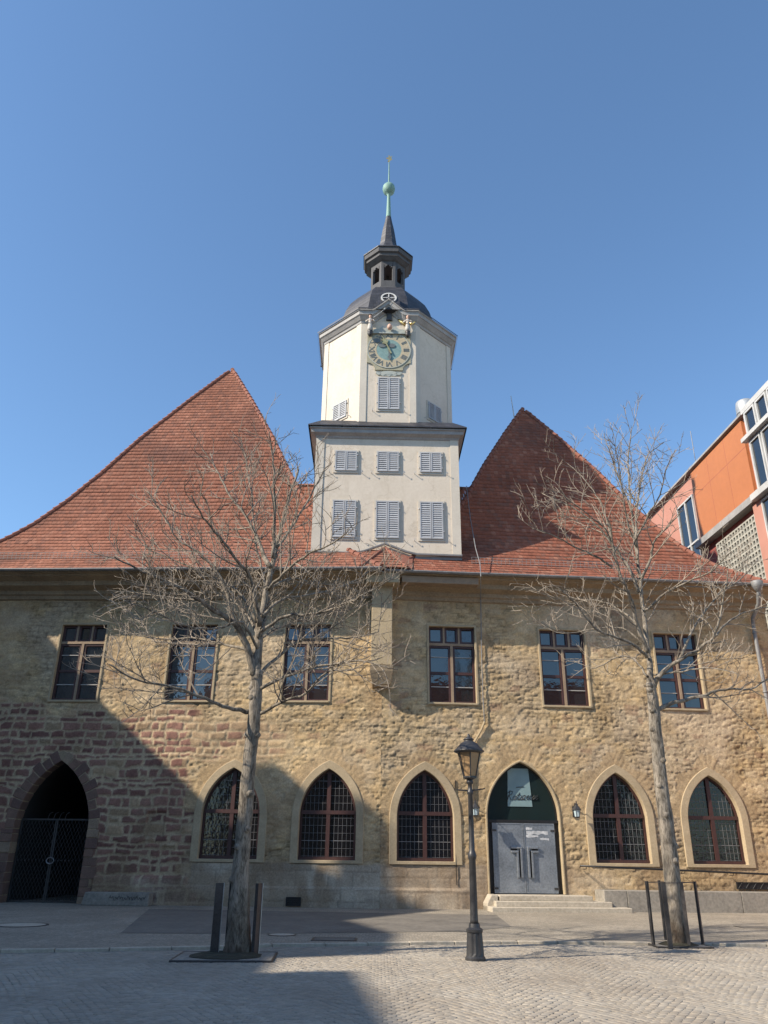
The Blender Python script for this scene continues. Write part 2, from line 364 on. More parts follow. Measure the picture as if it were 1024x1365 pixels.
# numpy noise
_rs = np.random.RandomState(7); _T = _rs.rand(256, 256)
def vn(x, y, seed=0):
    x = np.asarray(x)+seed*17.37; y = np.asarray(y)+seed*9.71
    xi = np.floor(x).astype(int); yi = np.floor(y).astype(int); fx = x-xi; fy = y-yi
    fx = fx*fx*(3-2*fx); fy = fy*fy*(3-2*fy)
    a = _T[xi & 255, yi & 255]; b = _T[(xi+1) & 255, yi & 255]; c = _T[xi & 255, (yi+1) & 255]; d = _T[(xi+1) & 255, (yi+1) & 255]
    return (a*(1-fx)+b*fx)*(1-fy)+(c*(1-fx)+d*fx)*fy
def fbm(x, y, seed=0, o=4):
    s = 0; a = 0.5; n = 0
    for i in range(o):
        s = s+a*vn(x*2**i, y*2**i, seed+i); n += a; a *= 0.5
    return s/n
def sstep(a, b, x):
    t = np.clip((x-a)/(b-a), 0, 1); return t*t*(3-2*t)
def blocks(Sx, Zx, rowh, length, seed, warp=0.05):
    rs = np.random.RandomState(seed)
    ww = warp*2
    S2 = Sx+ww*(fbm(Sx*2.1, Zx*2.1, seed)-.5)+0.06*(fbm(Sx*7, Zx*7, seed+3)-.5)
    Z2 = Zx+ww*(fbm(Sx*1.4, Zx*2.3, seed+5)-.5)+0.05*(fbm(Sx*6, Zx*6, seed+8)-.5)
    rows = np.concatenate([[-1.0], -1.0+np.cumsum(rowh*(0.6+0.8*rs.rand(300)))])
    ri = np.clip(np.searchsorted(rows, Z2)-1, 0, len(rows)-2)
    dz = np.minimum(Z2-rows[ri], rows[ri+1]-Z2)
    ids = np.zeros_like(Sx); ds = np.full_like(Sx, 9.0)
    for r in np.unique(ri):
        m = ri == r
        cols = -30+np.cumsum(length*(0.45+1.1*rs.rand(int(70/length)+40)))
        ci = np.clip(np.searchsorted(cols, S2[m])-1, 0, len(cols)-2)
        ds[m] = np.minimum(S2[m]-cols[ci], cols[ci+1]-S2[m]); ids[m] = r*1000+ci
    d = np.minimum(dz, ds)
    h = (np.sin(ids*12.9898+seed)*43758.5453) % 1.0; h2 = (np.sin(ids*78.233+seed)*12543.123) % 1.0
    return d, h, h2

# ------------------------------------------------------------------ facade frames
PIV = Vector((0, 28.0, 0)); TH = {-1: -0.049, 1: 0.076}
def W(side, s, n, z):        # along the wing, outwards, up
    t = TH[side]
    return (PIV.x+cos(t)*s+sin(t)*n, PIV.y+sin(t)*s-cos(t)*n, z)

hall = empty('town_hall', (0, 28, 0), 'old ochre stone town hall with two steep red tiled roofs and a white clock tower', 'building')

# openings ------------------------------------------------------------
class Arch:
    def __init__(s, c, a, z0, zs, z1): s.c, s.a, s.z0, s.zs, s.z1 = c, a, z0, zs, z1; h = z1-zs; s.R = (a*a+h*h)/(2*a)
    def half(s, z, t=0.0):
        z = np.asarray(z, float); up = np.maximum(z-s.zs, 0)
        R = s.R+t
        w_ = np.where(up < R, s.a-s.R+np.sqrt(np.maximum(R*R-up*up, 0)), -9)
        return np.where((z < s.z0-t*1.0), -9, w_)
    def poly(s, t=0.0, n=12, foot=None, z0=None):   # offset by t ; starts bottom right, over the apex to bottom left
        R = s.R+t; cx = s.a-s.R
        h = sqrt(max(R*R-cx*cx, 1e-6)); th1 = atan2(h, -cx)
        zb = s.z0 if z0 is None else z0
        if foot is not None: zb -= foot
        r = [(s.c+s.a+t, zb)]+[(s.c+cx+R*cos(th1*i/n), s.zs+R*sin(th1*i/n)) for i in range(n+1)]
        l = [(2*s.c-p[0], p[1]) for p in r[:-1]][::-1]
        return r+l
ARCH = {-1: [Arch(-5.03, 0.98, 1.44, 2.78, 4.30), Arch(-1.76, 0.95, 1.44, 2.78, 4.29)],
        1: [Arch(1.51, 0.95, 1.44, 2.78, 4.29), Arch(8.17, 0.94, 1.45, 2.80, 4.32), Arch(11.50, 0.94, 1.45, 2.80, 4.29)]}
DOOR = Arch(4.83, 1.22, 0.50, 2.85, 4.61)
GATE = Arch(-11.1, 1.27, 0.0, 2.3, 4.50)
UPPER = {-1: [(-11.08, 0.84), (-6.93, 0.85), (-2.72, 0.83)], 1: [(2.54, 0.84), (6.66, 0.84), (10.98, 0.82)]}
UZ0, UZ1 = 6.58, 9.34
STEP = 0.038
def wing_wall(side):
    s0, s1 = (-17.2, 0.0) if side < 0 else (0.0, 14.7)
    ss = np.linspace(s0, s1, int((s1-s0)/STEP)+1); zz = np.linspace(-0.2, 11.0, int(11.2/STEP)+1)
    Sg, Zg = np.meshgrid(ss, zz); sh = Sg.shape
    sd = 11 if side < 0 else 23
    # zones
    red = np.zeros(sh)
    if side < 0:
        e = -6.3+1.5*(fbm(Sg*0.7, Zg*0.7, 31)-.5)*2
        red = sstep(0.8, -0.8, Sg-e)*sstep(6.9, 5.6, Zg+1.6*(fbm(Sg*.8, Zg*.8, 44)-.5))
        red = np.maximum(red, 0.42*sstep(-1.5, -4.5, Sg)*sstep(6.4, 5.6, Zg)*sstep(4.2, 4.7, Zg))
    rough = 0.55+0.45*sstep(9.4, 6.4, Zg)*sstep(1.0, 1.6, Zg)
    rough = np.where(Zg > 9.3, 0.35, rough); rough = np.where(Zg < 1.35, 0.5, rough)
    d1, h1, k1 = blocks(Sg, Zg, 0.17, 0.36, sd, 0.075)        # rubble
    d2, h2, k2 = blocks(Sg, Zg, 0.26, 0.46, sd+50, 0.10)     # squared red blocks
    d3, h3, k3 = blocks(Sg, Zg, 0.46, 0.95, sd+90, 0.02)     # large plinth stones
    jn1 = sstep(0.036, 0.0, d1); jn2 = sstep(0.0, 1.0, np.clip((0.016+0.050*fbm(Sg*1.6, Zg*1.9, sd+81)*fbm(Sg*5, Zg*5, sd+83)*2-d2)/0.03+0.5, 0, 1)); jn3 = sstep(0.035, 0.0, d3)
    pl = sstep(0.42, 0.62, fbm(Sg*0.9, Zg*0.9, sd+7))        # where mortar has weathered out
    isred = (h2 < red*0.92).astype(float)
    low = sstep(0, -0.14, Zg-np.where(Sg < -6.2, 0.90, 1.42)+0.1*(fbm(Sg*2, Zg*2, 3)-.5))*(1 if side < 0 else sstep(6.3, 6.1, Sg))
    crev = np.clip(1-np.abs(fbm(Sg*2.0, Zg*6.5, sd+2, 4)-.5)*11, 0, 1)**2
    chips = sstep(0.58, 0.64, fbm(Sg*6.5, Zg*12, sd+12, 3))
    H1 = 0.010*(h1-.5)-0.016*jn1*pl-0.030*crev*(0.25+0.75*pl)-0.024*chips+0.016*(fbm(Sg*5, Zg*9, sd+1, 4)-.5)+0.030*(fbm(Sg*12, Zg*21, sd+61, 2)-.5)
    H2 = 0.030*(h2-.5)-0.022*jn2+0.035*(fbm(Sg*7, Zg*7, sd+9)-.5)
    H3 = 0.006*(h3-.5)-0.012*jn3+0.02*(fbm(Sg*5, Zg*5, sd+4)-.5)
    zr = sstep(0.15, 0.5, red)
    Hh = (0.72*H1*(1-zr)+0.85*H2*zr)*(0.5+0.55*rough)
    Hh = Hh*(1-low)+H3*low + 0.03*(fbm(Sg*.5, Zg*.5, sd+6)-.5)
    # plinth and ledge
    Hh = Hh+np.where((Zg < 0.62+0.05*(fbm(Sg, Zg*0, 4)-.5)), 0.06, 0.0)*(1 if side < 0 else sstep(3.0, 2.6, Sg))
    if side < 0: Hh = Hh+0.07*sstep(0.90, 0.86, Zg)*sstep(-9.55, -9.45, Sg)*sstep(-6.2, -6.4, Sg)
    if side < 0:   # small blocked niche by the gate
        nic = (np.abs(Sg+7.55) < 0.30) & (Zg > 2.05) & (Zg < 2.85)
        Hh = np.where(nic, Hh*0.4-0.07, Hh)
    # colours
    och = np.array([0.47, 0.36, 0.215]); pale = np.array([0.54, 0.45, 0.31]); brn = np.array([0.33, 0.23, 0.135])
    mort = np.array([0.44, 0.355, 0.245]); grey = np.array([0.44, 0.395, 0.33])
    rA = np.array([0.165, 0.085, 0.075]); rB = np.array([0.30, 0.175, 0.14])
    mixn = fbm(Sg*0.55, Zg*0.8, sd+15)[..., None]; k1_ = k1[..., None]
    C = och*(1-0.4*k1_)+pale*(0.4*k1_)
    C = C*(0.88+0.22*h1[..., None])
    C = C*(1+np.array([0.03, 0.0, -0.06])*(k2[..., None]-.5)*2)*(0.86+0.28*fbm(Sg*9, Zg*14, sd+71, 3)[..., None])
    C = C+(brn-C)*np.clip(sstep(0.55, 0.75, mixn)*0.5, 0, 1)
    C = C+(np.array([0.47, 0.40, 0.31])-C)*(0.55*sstep(0.5, 0.7, fbm(Sg*0.45, Zg*0.6, sd+55)))[..., None]
    C = C+(mort*1.12-C)*(jn1*(1-pl)*0.3)[..., None]
    C = C*(1-0.28*(jn1*pl)[..., None])*(1-0.30*(crev*pl)[..., None])
    C = C*(1-0.25*(chips*pl)[..., None])
    tan_ = np.array([0.34, 0.25, 0.165])
    CR_ = np.where(isred[..., None] > 0, rA+(rB-rA)*k2[..., None], tan_*(0.75+0.5*k2[..., None]))
    CR_ = CR_*(0.8+0.4*fbm(Sg*6, Zg*8, sd+77, 3)[..., None])
    CR_ = CR_+(mort*1.0-CR_)*jn2[..., None]
    C = C+(CR_-C)*zr[..., None]
    # relieving arches of radial stones over the pointed openings
    for a in ARCH[side]+([DOOR] if side > 0 else []):
        px_ = np.abs(Sg-a.c)-(a.a-a.R); pz_ = Zg-a.zs
        off = np.hypot(px_, pz_)-a.R; ang = np.arctan2(pz_, px_)*a.R/0.135
        band = (off > 0.15)*(off < 0.60+0.12*(np.sin(np.floor(ang)*7.3)))*(pz_ > 0.1)*(1-low)
        fr_ = ang-np.floor(ang); jj = np.minimum(fr_, 1-fr_)*0.135; hh_ = (np.sin(np.floor(ang)*12.9898*np.where(Sg > a.c, 1, 1.7)+a.c*3)*43758.5) % 1.0
        je = sstep(0.022, 0.0, jj)+sstep(0.02, 0.0, np.abs(off-(0.60+0.12*(np.sin(np.floor(ang)*7.3)))))
        Hh = np.where(band > 0, 0.012*(hh_-.5)-0.010*np.clip(je, 0, 1)+0.024*(fbm(Sg*11, Zg*11, sd+91, 2)-.5), Hh)
        vc_ = np.array([0.43, 0.325, 0.20])*(0.80+0.3*hh_[..., None])*(1-0.15*np.clip(je, 0, 1)[..., None])
        C = np.where(band[..., None] > 0, C*0.35+vc_*0.65, C)
    # red stones scattered lightly elsewhere
    sc = ((h2 > 0.955) & (Zg > 4.5)).astype(float)[..., None]*(1-jn2[..., None])*(1-zr[..., None])*0.5
    C = C+(np.array([0.27, 0.17, 0.12])-C)*sc
    # pale grey base stones and stains
    CL = grey*(0.85+0.3*h3[..., None])*(1-0.3*jn3[..., None])
    st = sstep(0.45, 0.7, fbm(Sg*1.6, Zg*0.8, sd+21))[..., None]
    CL = CL+(np.array([0.25, 0.19, 0.13])-CL)*st*0.75
    C = C+(CL-C)*low[..., None]*(1-0.6*zr[..., None])
    # dirty run-off between the arches and sooty band under the eave
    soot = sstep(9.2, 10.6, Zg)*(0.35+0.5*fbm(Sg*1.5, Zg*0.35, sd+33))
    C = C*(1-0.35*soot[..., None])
    dmp = sstep(3.6, 2.2, Zg)*sstep(0.42, 0.62, fbm(Sg*0.8, Zg*0.5, sd+41))
    C = C+(np.array([0.24, 0.175, 0.115])-C)*(dmp*0.55)[..., None]
    C = np.clip(C*np.array([1.14, 1.105, 1.06]), 0.02, 0.8)
    # around openings: never stand proud of the dressed stone
    near = np.zeros(sh, bool); hole = np.zeros(sh, bool)
    def carve(hw, c, t):
        nonlocal near, hole
        near |= np.abs(Sg-c) < hw(Zg, t+0.12); hole |= np.abs(Sg-c) < hw(Zg, t*0.5)
    for a in ARCH[side]: carve(a.half, a.c, 0.24)
    carve((DOOR if side > 0 else GATE).half, (DOOR if side > 0 else GATE).c, 0.07 if side > 0 else 0.34)
    for c, hw in UPPER[side]:
        carve(lambda z, t, hw=hw: np.where((z > UZ0-t) & (z < UZ1+t), hw+t, -9), c, 0.13)
    Hh = np.where(near, np.minimum(Hh, 0.0), np.minimum(Hh, 0.075))
    t = TH[side]
    X = cos(t)*Sg+sin(t)*Hh; Y = 28+sin(t)*Sg-cos(t)*Hh
    V = np.stack([X, Y, Zg], -1).reshape(-1, 3)
    nz, ns = sh
    idx = np.arange(nz*ns).reshape(nz, ns)
    Q = np.stack([idx[:-1, :-1], idx[:-1, 1:], idx[1:, 1:], idx[1:, :-1]], -1)
    hc = hole[:-1, :-1] & hole[1:, 1:] & hole[:-1, 1:] & hole[1:, :-1]
    Q = Q[~hc]
    used = np.unique(Q); remap = np.full(nz*ns, -1); remap[used] = np.arange(len(used))
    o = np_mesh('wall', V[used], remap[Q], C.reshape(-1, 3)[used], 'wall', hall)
    return o
wallL = wing_wall(-1); wallR = wing_wall(1)
# end walls and back of the hall
b = MB()
for sd, s_ in ((-1, -17.2), (1, 14.7)):
    p, q = W(sd, s_, 0, 0), W(sd, s_, -26, 0)
    dx = 0.25 if sd > 0 else -0.25
    b.add([p, q, (q[0], q[1], 11), (p[0], p[1], 11)], [(0, 1, 2, 3)])
p, q = W(-1, -17.2, -26, 0), W(1, 14.7, -26, 0)
b.add([p, q, (q[0], q[1], 11), (p[0], p[1], 11)], [(0, 1, 2, 3)])
b.build('end_wall', 'cornice', hall)

def F(side, n): return lambda s, z: W(side, s, n, z)
# ---- upper windows
def upper_window(side, c, hw):
    b = MB()
    z0, z1 = UZ0, UZ1; t = 0.08
    out = [(c-hw-t, z0-t*1.1), (c+hw+t, z0-t*1.1), (c+hw+t, z1+t), (c-hw-t, z1+t)]
    inn = [(c-hw, z0), (c+hw, z0), (c+hw, z1), (c-hw, z1)]
    b.ring(out, inn, F(side, 0.03), F(side, -0.34))
    b.prism([(c-hw-0.03, z0-0.07), (c+hw+0.03, z0-0.07), (c+hw+0.03, z0), (c-hw-0.03, z0)], F(side, 0.055), F(side, 0.02))
    win = b.build('window', 'palestone', hall); bevel(win, 0.012, 2)
    H = z1-z0; zt = z1-0.235*H
    m = MB()
    def bar(s0, s1, za, zb, n0, n1, mb=m): mb.prism([(s0, za), (s1, za), (s1, zb), (s0, zb)], F(side, n0), F(side, n1))
    bar(c-hw, c+hw, zt-0.045, zt+0.045, -0.10, -0.26)
    bar(c-0.045, c+0.045, z0, zt-0.045, -0.102, -0.26)
    for k in (-1, 1): bar(c+k*hw/3-0.035, c+k*hw/3+0.035, zt+0.045, z1, -0.102, -0.26)
    m.build('mullion', 'mullionstone', win)
    f = MB(); fr = 0.075; g = MB(); wbs = []
    def light(s0, s1, za, zb, bars):
        f.ring([(s0, za), (s1, za), (s1, zb), (s0, zb)], [(s0+fr, za+fr), (s1-fr, za+fr), (s1-fr, zb-fr), (s0+fr, zb-fr)], F(side, -0.13), F(side, -0.24))
        for zz_, th in bars:
            if th < .03: wbs.append(MB())
            bar(s0+fr, s1-fr, zz_-th, zz_+th, -0.165, -0.205 if th < .03 else -0.235, f if th > .03 else wbs[-1])
        jt = random.uniform(-0.012, 0.012); ju = random.uniform(-0.010, 0.010)
        w_ = (s1-s0)/2
        g.add([W(side, s0+fr*.5, -0.21-jt, za+fr*.5), W(side, s1-fr*.5, -0.21+jt, za+fr*.5), W(side, s1-fr*.5, -0.21+jt+ju, zb-fr*.5), W(side, s0+fr*.5, -0.21-jt+ju, zb-fr*.5)], [(0, 1, 2, 3)])
    xs = [c-hw, c-hw/3, c+hw/3, c+hw]
    for i in range(3):
        light(xs[i]+(0.035 if i else 0), xs[i+1]-(0.035 if i < 2 else 0), zt+0.045, z1, [])
    zc = z0+0.40*H*0.97
    for s0, s1 in ((c-hw, c-0.045), (c+0.045, c+hw)):
        light(s0, s1, z0, zt-0.045, [(zc, 0.05), (z0+0.21*H, 0.015), (z0+0.60*H, 0.012)])
    f.build('frame', 'wood', win); g.build('pane', 'glass', win); [wb.build('glazing_bar', 'palebar', win) for wb in wbs]
for sd in (-1, 1):
    for c, hw in UPPER[sd]: upper_window(sd, c, hw)

# ---- pointed windows with leaded panes
def arch_window(side, A):
    b = MB(); t = 0.26
    outp = A.poly(t, 14, z0=A.z0-0.10); inn = A.poly(0, 14)
    b.ring(outp, inn, F(side, 0.035), F(side, -0.36))
    win = b.build('arched_window', 'ochre', hall); bevel(win, 0.02, 2, 50)
    f = MB(); fr = 0.075
    outf = A.poly(0.02, 14); inf = A.poly(-fr, 14, z0=A.z0+fr+0.02)
    f.ring(outf, inf, F(side, -0.18), F(side, -0.27))
    def bar(mb, s0, s1, za, zb, n0, n1): mb.prism([(s0, za), (s1, za), (s1, zb), (s0, zb)], F(side, n0), F(side, n1))
    zt = A.z0+0.515*(A.z1-A.z0)
    bar(f, A.c-0.065, A.c+0.065, A.z0+0.05, A.z1-0.08, -0.165, -0.262)
    bar(f, A.c-A.a+0.03, A.c+A.a-0.03, zt-0.06, zt+0.06, -0.158, -0.258)
    bar(f, A.c-A.a-0.01, A.c+A.a+0.01, A.z0-0.0, A.z0+0.10, -0.15, -0.255)
    f.build('frame', 'wood', win)
    g = MB(); g.prism(A.poly(-0.03, 14), F(side, -0.235), F(side, -0.245)); g.build('pane', 'leaded', win)
    l = MB()
    dz = 0.235
    zz = A.z0+0.12; k = 0
    while zz < A.z1-0.12:
        hw = float(A.half(zz))-0.08
        if abs(zz-zt) > 0.08 and hw > 0.12:
            th = 0.010 if k % 4 == 2 else 0.0042
            bar(l, A.c-hw, A.c-0.066, zz-th, zz+th, -0.205 if th > .01 else -0.224, -0.238)
            bar(l, A.c+0.066, A.c+hw, zz-th, zz+th, -0.205 if th > .01 else -0.224, -0.238)
        zz += dz; k += 1
    for sg in (-1, 1):
        for i in range(1, 6):
            x = 0.065+(A.a-0.14)*i/5.8
            if x > A.a-0.1: continue
            up = sqrt(max(0, A.R**2-(x+A.R-A.a+0.08)**2)); zt2 = A.zs+up
            l.prism([(A.c+sg*x-0.0042, A.z0+0.1), (A.c+sg*x+0.0042, A.z0+0.1), (A.c+sg*x+0.0042, zt2), (A.c+sg*x-0.0042, zt2)], F(side, -0.226), F(side, -0.237))
    l.build('lead_came', 'lead', win)
for sd in (-1, 1):
    for A in ARCH[sd]: arch_window(sd, A)

# ---- gate passage
b = MB(); inn = GATE.poly(0, 14)
n_ = len(inn)
rng = random.Random(4)
# voussoirs: separate stones round the arch inside one mesh
A = GATE; R = A.R; cx = A.a-A.R
h = sqrt(R*R-cx*cx); th1 = atan2(h, -cx)
for sg in (-1, 1):
    nst = 9
    edges = [th1*i/nst for i in range(nst+1)]
    for i in range(nst):
        a0, a1 = edges[i]+0.006, edges[i+1]-0.006; tt = 0.36+rng.uniform(-0.10, 0.12)
        pts = []
        for a_ in (a0, (a0+a1)/2, a1): pts.append((R, a_))
        for a_ in (a1, (a0+a1)/2, a0): pts.append((R+tt, a_))
        poly = [(A.c+sg*(cx+r_*cos(a_)), A.zs+r_*sin(a_)) for r_, a_ in pts]
        b.cur = rng.choice([0, 0, 1, 1, 2]); b.prism(poly, F(-1, 0.018+rng.uniform(-.008, .012)), F(-1, -0.5))
    z_ = 0.0
    while z_ < A.zs-0.05:
        hh = min(rng.uniform(0.24, 0.42), A.zs-z_); tt = rng.uniform(0.28, 0.5)
        b.cur = rng.choice([0, 0, 1, 2]); b.prism([(A.c+sg*A.a, z_+.008), (A.c+sg*(A.a+tt), z_+.008), (A.c+sg*(A.a+tt), z_+hh-.008), (A.c+sg*A.a, z_+hh-.008)], F(-1, 0.03+rng.uniform(-.012, .015)), F(-1, -0.5))
        z_ += hh
b.cur = 3; b.ring(GATE.poly(0.30, 14), GATE.poly(0.005, 14), F(-1, 0.004), F(-1, -0.45), closed=False)
gw = b.build('archway', ['redarch', 'redarchdark', 'tanarch', 'cornice'], hall); bevel(gw, 0.015, 2, 50)
p = MB()
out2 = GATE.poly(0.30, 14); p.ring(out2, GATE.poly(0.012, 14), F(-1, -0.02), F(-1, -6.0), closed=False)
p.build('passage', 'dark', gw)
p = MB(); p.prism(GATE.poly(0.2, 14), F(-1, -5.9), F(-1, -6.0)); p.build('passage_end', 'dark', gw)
gt = MB(); ztop = 2.62
def gbar(mb, s0, s1, za, zb, n0=-0.42, n1=-0.46): mb.prism([(s0, za), (s1, za), (s1, zb), (s0, zb)], F(-1, n0), F(-1, n1))
gbar(gt, A.c-A.a+0.03, A.c+A.a-0.03, ztop-0.035, ztop+0.015)
gbar(gt, A.c-A.a+0.03, A.c+A.a-0.03, 0.06, 0.12)
for x in (-A.a+0.05, -0.03, 0.03, A.a-0.05): gbar(gt, A.c+x-0.022, A.c+x+0.022, 0.05, ztop, -0.41, -0.47)
for sg in (-1, 1):
    for i in range(-9, 10):
        for dr in (-1, 1):
            x0 = 0.06; x1 = A.a-0.06; zc = 1.32+i*0.24
            pts = []
            za, zb = zc-dr*1.15, zc+dr*1.15
            # clip to frame
            def cl(x): return za+(zb-za)*(x-x0)/(x1-x0)
            lo, hi = x0, x1
            for zlim in (0.12, ztop-0.04):
                if (cl(lo)-zlim)*(cl(hi)-zlim) < 0:
                    xm = x0+(zlim-za)/(zb-za)*(x1-x0)
                    bad_lo = cl(lo) < 0.12-1e-6 or cl(lo) > ztop-0.04+1e-6
                    if bad_lo: lo = xm
                    else: hi = xm
            if cl((lo+hi)/2) < 0.12 or cl((lo+hi)/2) > ztop-0.04: continue
            gt.tube([W(-1, A.c+sg*lo, -0.44+0.008*dr, cl(lo)), W(-1, A.c+sg*hi, -0.44+0.008*dr, cl(hi))], 0.007, 4)
for i in range(-9, 10): 
    if abs(i) > 0: gt.lathe([(0.001, 1.29), (0.028, 1.31), (0.028, 1.34), (0.001, 1.36)], W(-1, A.c+i*0.125, -0.40, 0)[:2], 8)
for i in range(4):
    an = i*pi/5; gt.tube([W(-1, A.c-0.35+0.2*i, -0.44, ztop), W(-1, A.c-0.3+0.2*i, -0.44, ztop+0.18), W(-1, A.c-0.2+0.2*i, -0.44, ztop+0.22)], 0.012, 5)
gate = gt.build('gate', 'gateiron', hall)
hd = MB(); hd.tube([W(-1, A.c+0.13*cos(q/8*2*pi), -0.37, 1.32+0.10*sin(q/8*2*pi)) for q in range(9)], 0.018, 6); hd.build('handle', 'steeledge', gate)

# ---- steel double door with glazed transom
A = DOOR
FD = lambda sd, n: F(sd, n+0.24)
b = MB(); b.ring(A.poly(0.07, 14), A.poly(0, 14), F(1, 0.03), F(1, -0.75), closed=False)
dr = b.build('doorway', 'palestone', hall); bevel(dr, 0.02, 2, 50)
zl = 2.66
f = MB()
f.ring(A.poly(0.02, 14), A.poly(-0.05, 14, z0=A.z0+0.02), FD(1, -0.42), FD(1, -0.50), closed=False)
f.prism([(A.c-A.a, zl), (A.c+A.a, zl), (A.c+A.a, zl+0.09), (A.c-A.a, zl+0.09)], FD(1, -0.33), FD(1, -0.5))
for sg in (-1, 1): f.prism([(A.c+sg*A.a, A.z0), (A.c+sg*(A.a-0.16), A.z0), (A.c+sg*(A.a-0.16), zl-0.002), (A.c+sg*A.a, zl-0.002)], FD(1, -0.40), FD(1, -0.5))
f.build('door_frame', 'black', dr)
g = MB(); g.prism(A.poly(-0.02, 14, z0=zl+0.05), FD(1, -0.455), FD(1, -0.465)); g.build('transom_pane', 'transom', dr)
for sg in (-1, 1):
    lf = MB(); x0, x1 = (A.c-1.06, A.c-0.006) if sg < 0 else (A.c+0.006, A.c+1.06)
    lf.prism([(x0, A.z0+0.02), (x1, A.z0+0.02), (x1, zl-0.01), (x0, zl-0.01)], FD(1, -0.34), FD(1, -0.40))
    d = lf.build('door', 'doorsteel', hall); bevel(d, 0.008, 2)
    rim = MB()
    for (a0, a1, b0, b1) in ((x0, x0+0.035, A.z0+0.02, zl-0.01), (x1-0.035, x1, A.z0+0.02, zl-0.01), (x0+0.035, x1-0.035, zl-0.05, zl-0.01), (x0+0.035, x1-0.035, A.z0+0.02, A.z0+0.06)):
        rim.prism([(a0, b0), (a1, b0), (a1, b1), (a0, b1)], FD(1, -0.328), FD(1, -0.341))
    rim.build('edge_strip', 'doorsteel', d)
    hnd = MB(); xm = A.c+sg*0.135
    for off in (0.0, 0.125):
        xx = A.c+sg*(0.12+off); L = 0.50-off*0.0
        hnd.prism([(xx-0.032, 0.98), (xx+0.032, 0.98), (xx+0.032, 1.86-off), (xx-0.032, 1.86-off)], FD(1, -0.27), FD(1, -0.3405))
        hnd.prism([(A.c+sg*0.088+sg*off, 1.86-off*1.0), (A.c+sg*(0.46), 1.86-off), (A.c+sg*0.46, 1.86-off+0.064), (A.c+sg*0.088+sg*off, 1.86-off+0.064)], FD(1, -0.268), FD(1, -0.3395))
    rc = MB(); rc.prism([(A.c+sg*0.12, 0.99), (A.c+sg*0.245, 0.99), (A.c+sg*0.245, 1.80), (A.c+sg*0.12, 1.80)], FD(1, -0.325), FD(1, -0.3398)); rc.prism([(A.c+sg*0.245, 1.74), (A.c+sg*0.455, 1.74), (A.c+sg*0.455, 1.86), (A.c+sg*0.245, 1.86)], FD(1, -0.3255), FD(1, -0.3398)); rc.build('handle_recess', 'black', d)  # black strip standing in for the shadow between the handle bars
    hn = hnd.build('handle', 'doorsteel', d); bevel(hn, 0.006, 1)
    for zz_ in (0.66, 2.42):
        hg = MB(); hg.tube([W(1, A.c+sg*1.075, -0.09, zz_-0.07), W(1, A.c+sg*1.075, -0.09, zz_+0.07)], 0.022, 8)
        hg.prism([(A.c+sg*0.93, zz_-0.03), (A.c+sg*1.07, zz_-0.03), (A.c+sg*1.07, zz_+0.03), (A.c+sg*0.93, zz_+0.03)], FD(1, -0.322), FD(1, -0.3405))
        hg.build('hinge', 'steel', d)
    if sg > 0:
        pp = MB(); rg = random.Random(12)
        def scrap(x0, x1, za, zb, k=9):
            top = [(x0+(x1-x0)*i/k, zb+rg.uniform(-.012, .012)) for i in range(k+1)]; bot = [(x0+(x1-x0)*i/k, za+rg.uniform(-.03, .02)) for i in range(k+1)]
            pp.prism(bot+top[::-1], FD(1, -0.3365), FD(1, -0.3402))
        scrap(A.c+0.09, A.c+0.30, 2.44, 2.52, 5); scrap(A.c+0.10, A.c+0.84, 2.31, 2.41); scrap(A.c+0.55, A.c+0.86, 2.14, 2.20, 6); scrap(A.c+0.08, A.c+0.5, 2.22, 2.28, 6)
        pp.build('torn_poster', 'paper', d)

# ---- bay (stone shaft carried on corbels in the middle of the front)
b = MB()
b.box(-0.40, 0.35, 27.46, 28.05, 7.74, 10.75)
bay = b.build('bay', 'palestone', hall); bevel(bay, 0.02, 2)
c_ = MB()
c_.add([(-0.43, 27.42, 7.74), (0.38, 27.42, 7.74), (0.38, 28.05, 7.74), (-0.43, 28.05, 7.74), (-0.43, 27.44, 7.53), (0.38, 27.44, 7.53), (-0.34, 27.58, 7.08), (0.29, 27.58, 7.08), (0.29, 28.05, 7.02), (-0.34, 28.05, 7.02), (0.38, 28.05, 7.55), (-0.43, 28.05, 7.55)],
       [(0, 1, 5, 4), (4, 5, 7, 6), (6, 7, 8, 9), (1, 2, 10, 5), (5, 10, 8, 7), (0, 4, 11, 3), (4, 6, 9, 11), (0, 3, 2, 1)])
c_.build('corbel', 'cornice', bay)
# mini gable over the bay
OV = {-1: 1.20, 1: 0.95}; EZ = 11.14

# ---- cornice below the eave
b = MB()
prof = [(0.0, 10.28), (0.07, 10.31), (0.10, 10.42), (0.17, 10.47), (0.19, 10.60), (0.46, 10.70), (0.49, 10.86), (0.78, 10.95), (0.84, 11.08)]
for sd in (-1, 1):
    s0, s1 = (-17.2, -0.02) if sd < 0 else (0.02, 14.7)
    N = 60
    vs = []
    for i in range(N+1):
        s_ = s0+(s1-s0)*i/N
        for k, (n, z) in enumerate(prof):
            vs.append(W(sd, s_, n*(OV[sd]/0.95)+0.012*(vn(s_*1.7, k*3.1)-.5), z+0.02*(vn(s_*.8, k*.3+9)-.5)))
    m_ = len(prof)
    b.add(vs, [(i*m_+k, (i+1)*m_+k, (i+1)*m_+k+1, i*m_+k+1) for i in range(N) for k in range(m_-1)])
cor = b.build('cornice', 'cornice', hall)
for sd, s0, s1 in ((-1, -17.3, 0.0), (1, 0.0, 14.6)):
    b = MB(); b.prism([(s0, 11.01), (s1, 11.01), (s1, 11.10), (s0, 11.10)], F(sd, OV[sd]-0.03), F(sd, 0.6)); b.build('fascia', 'cornice', hall)
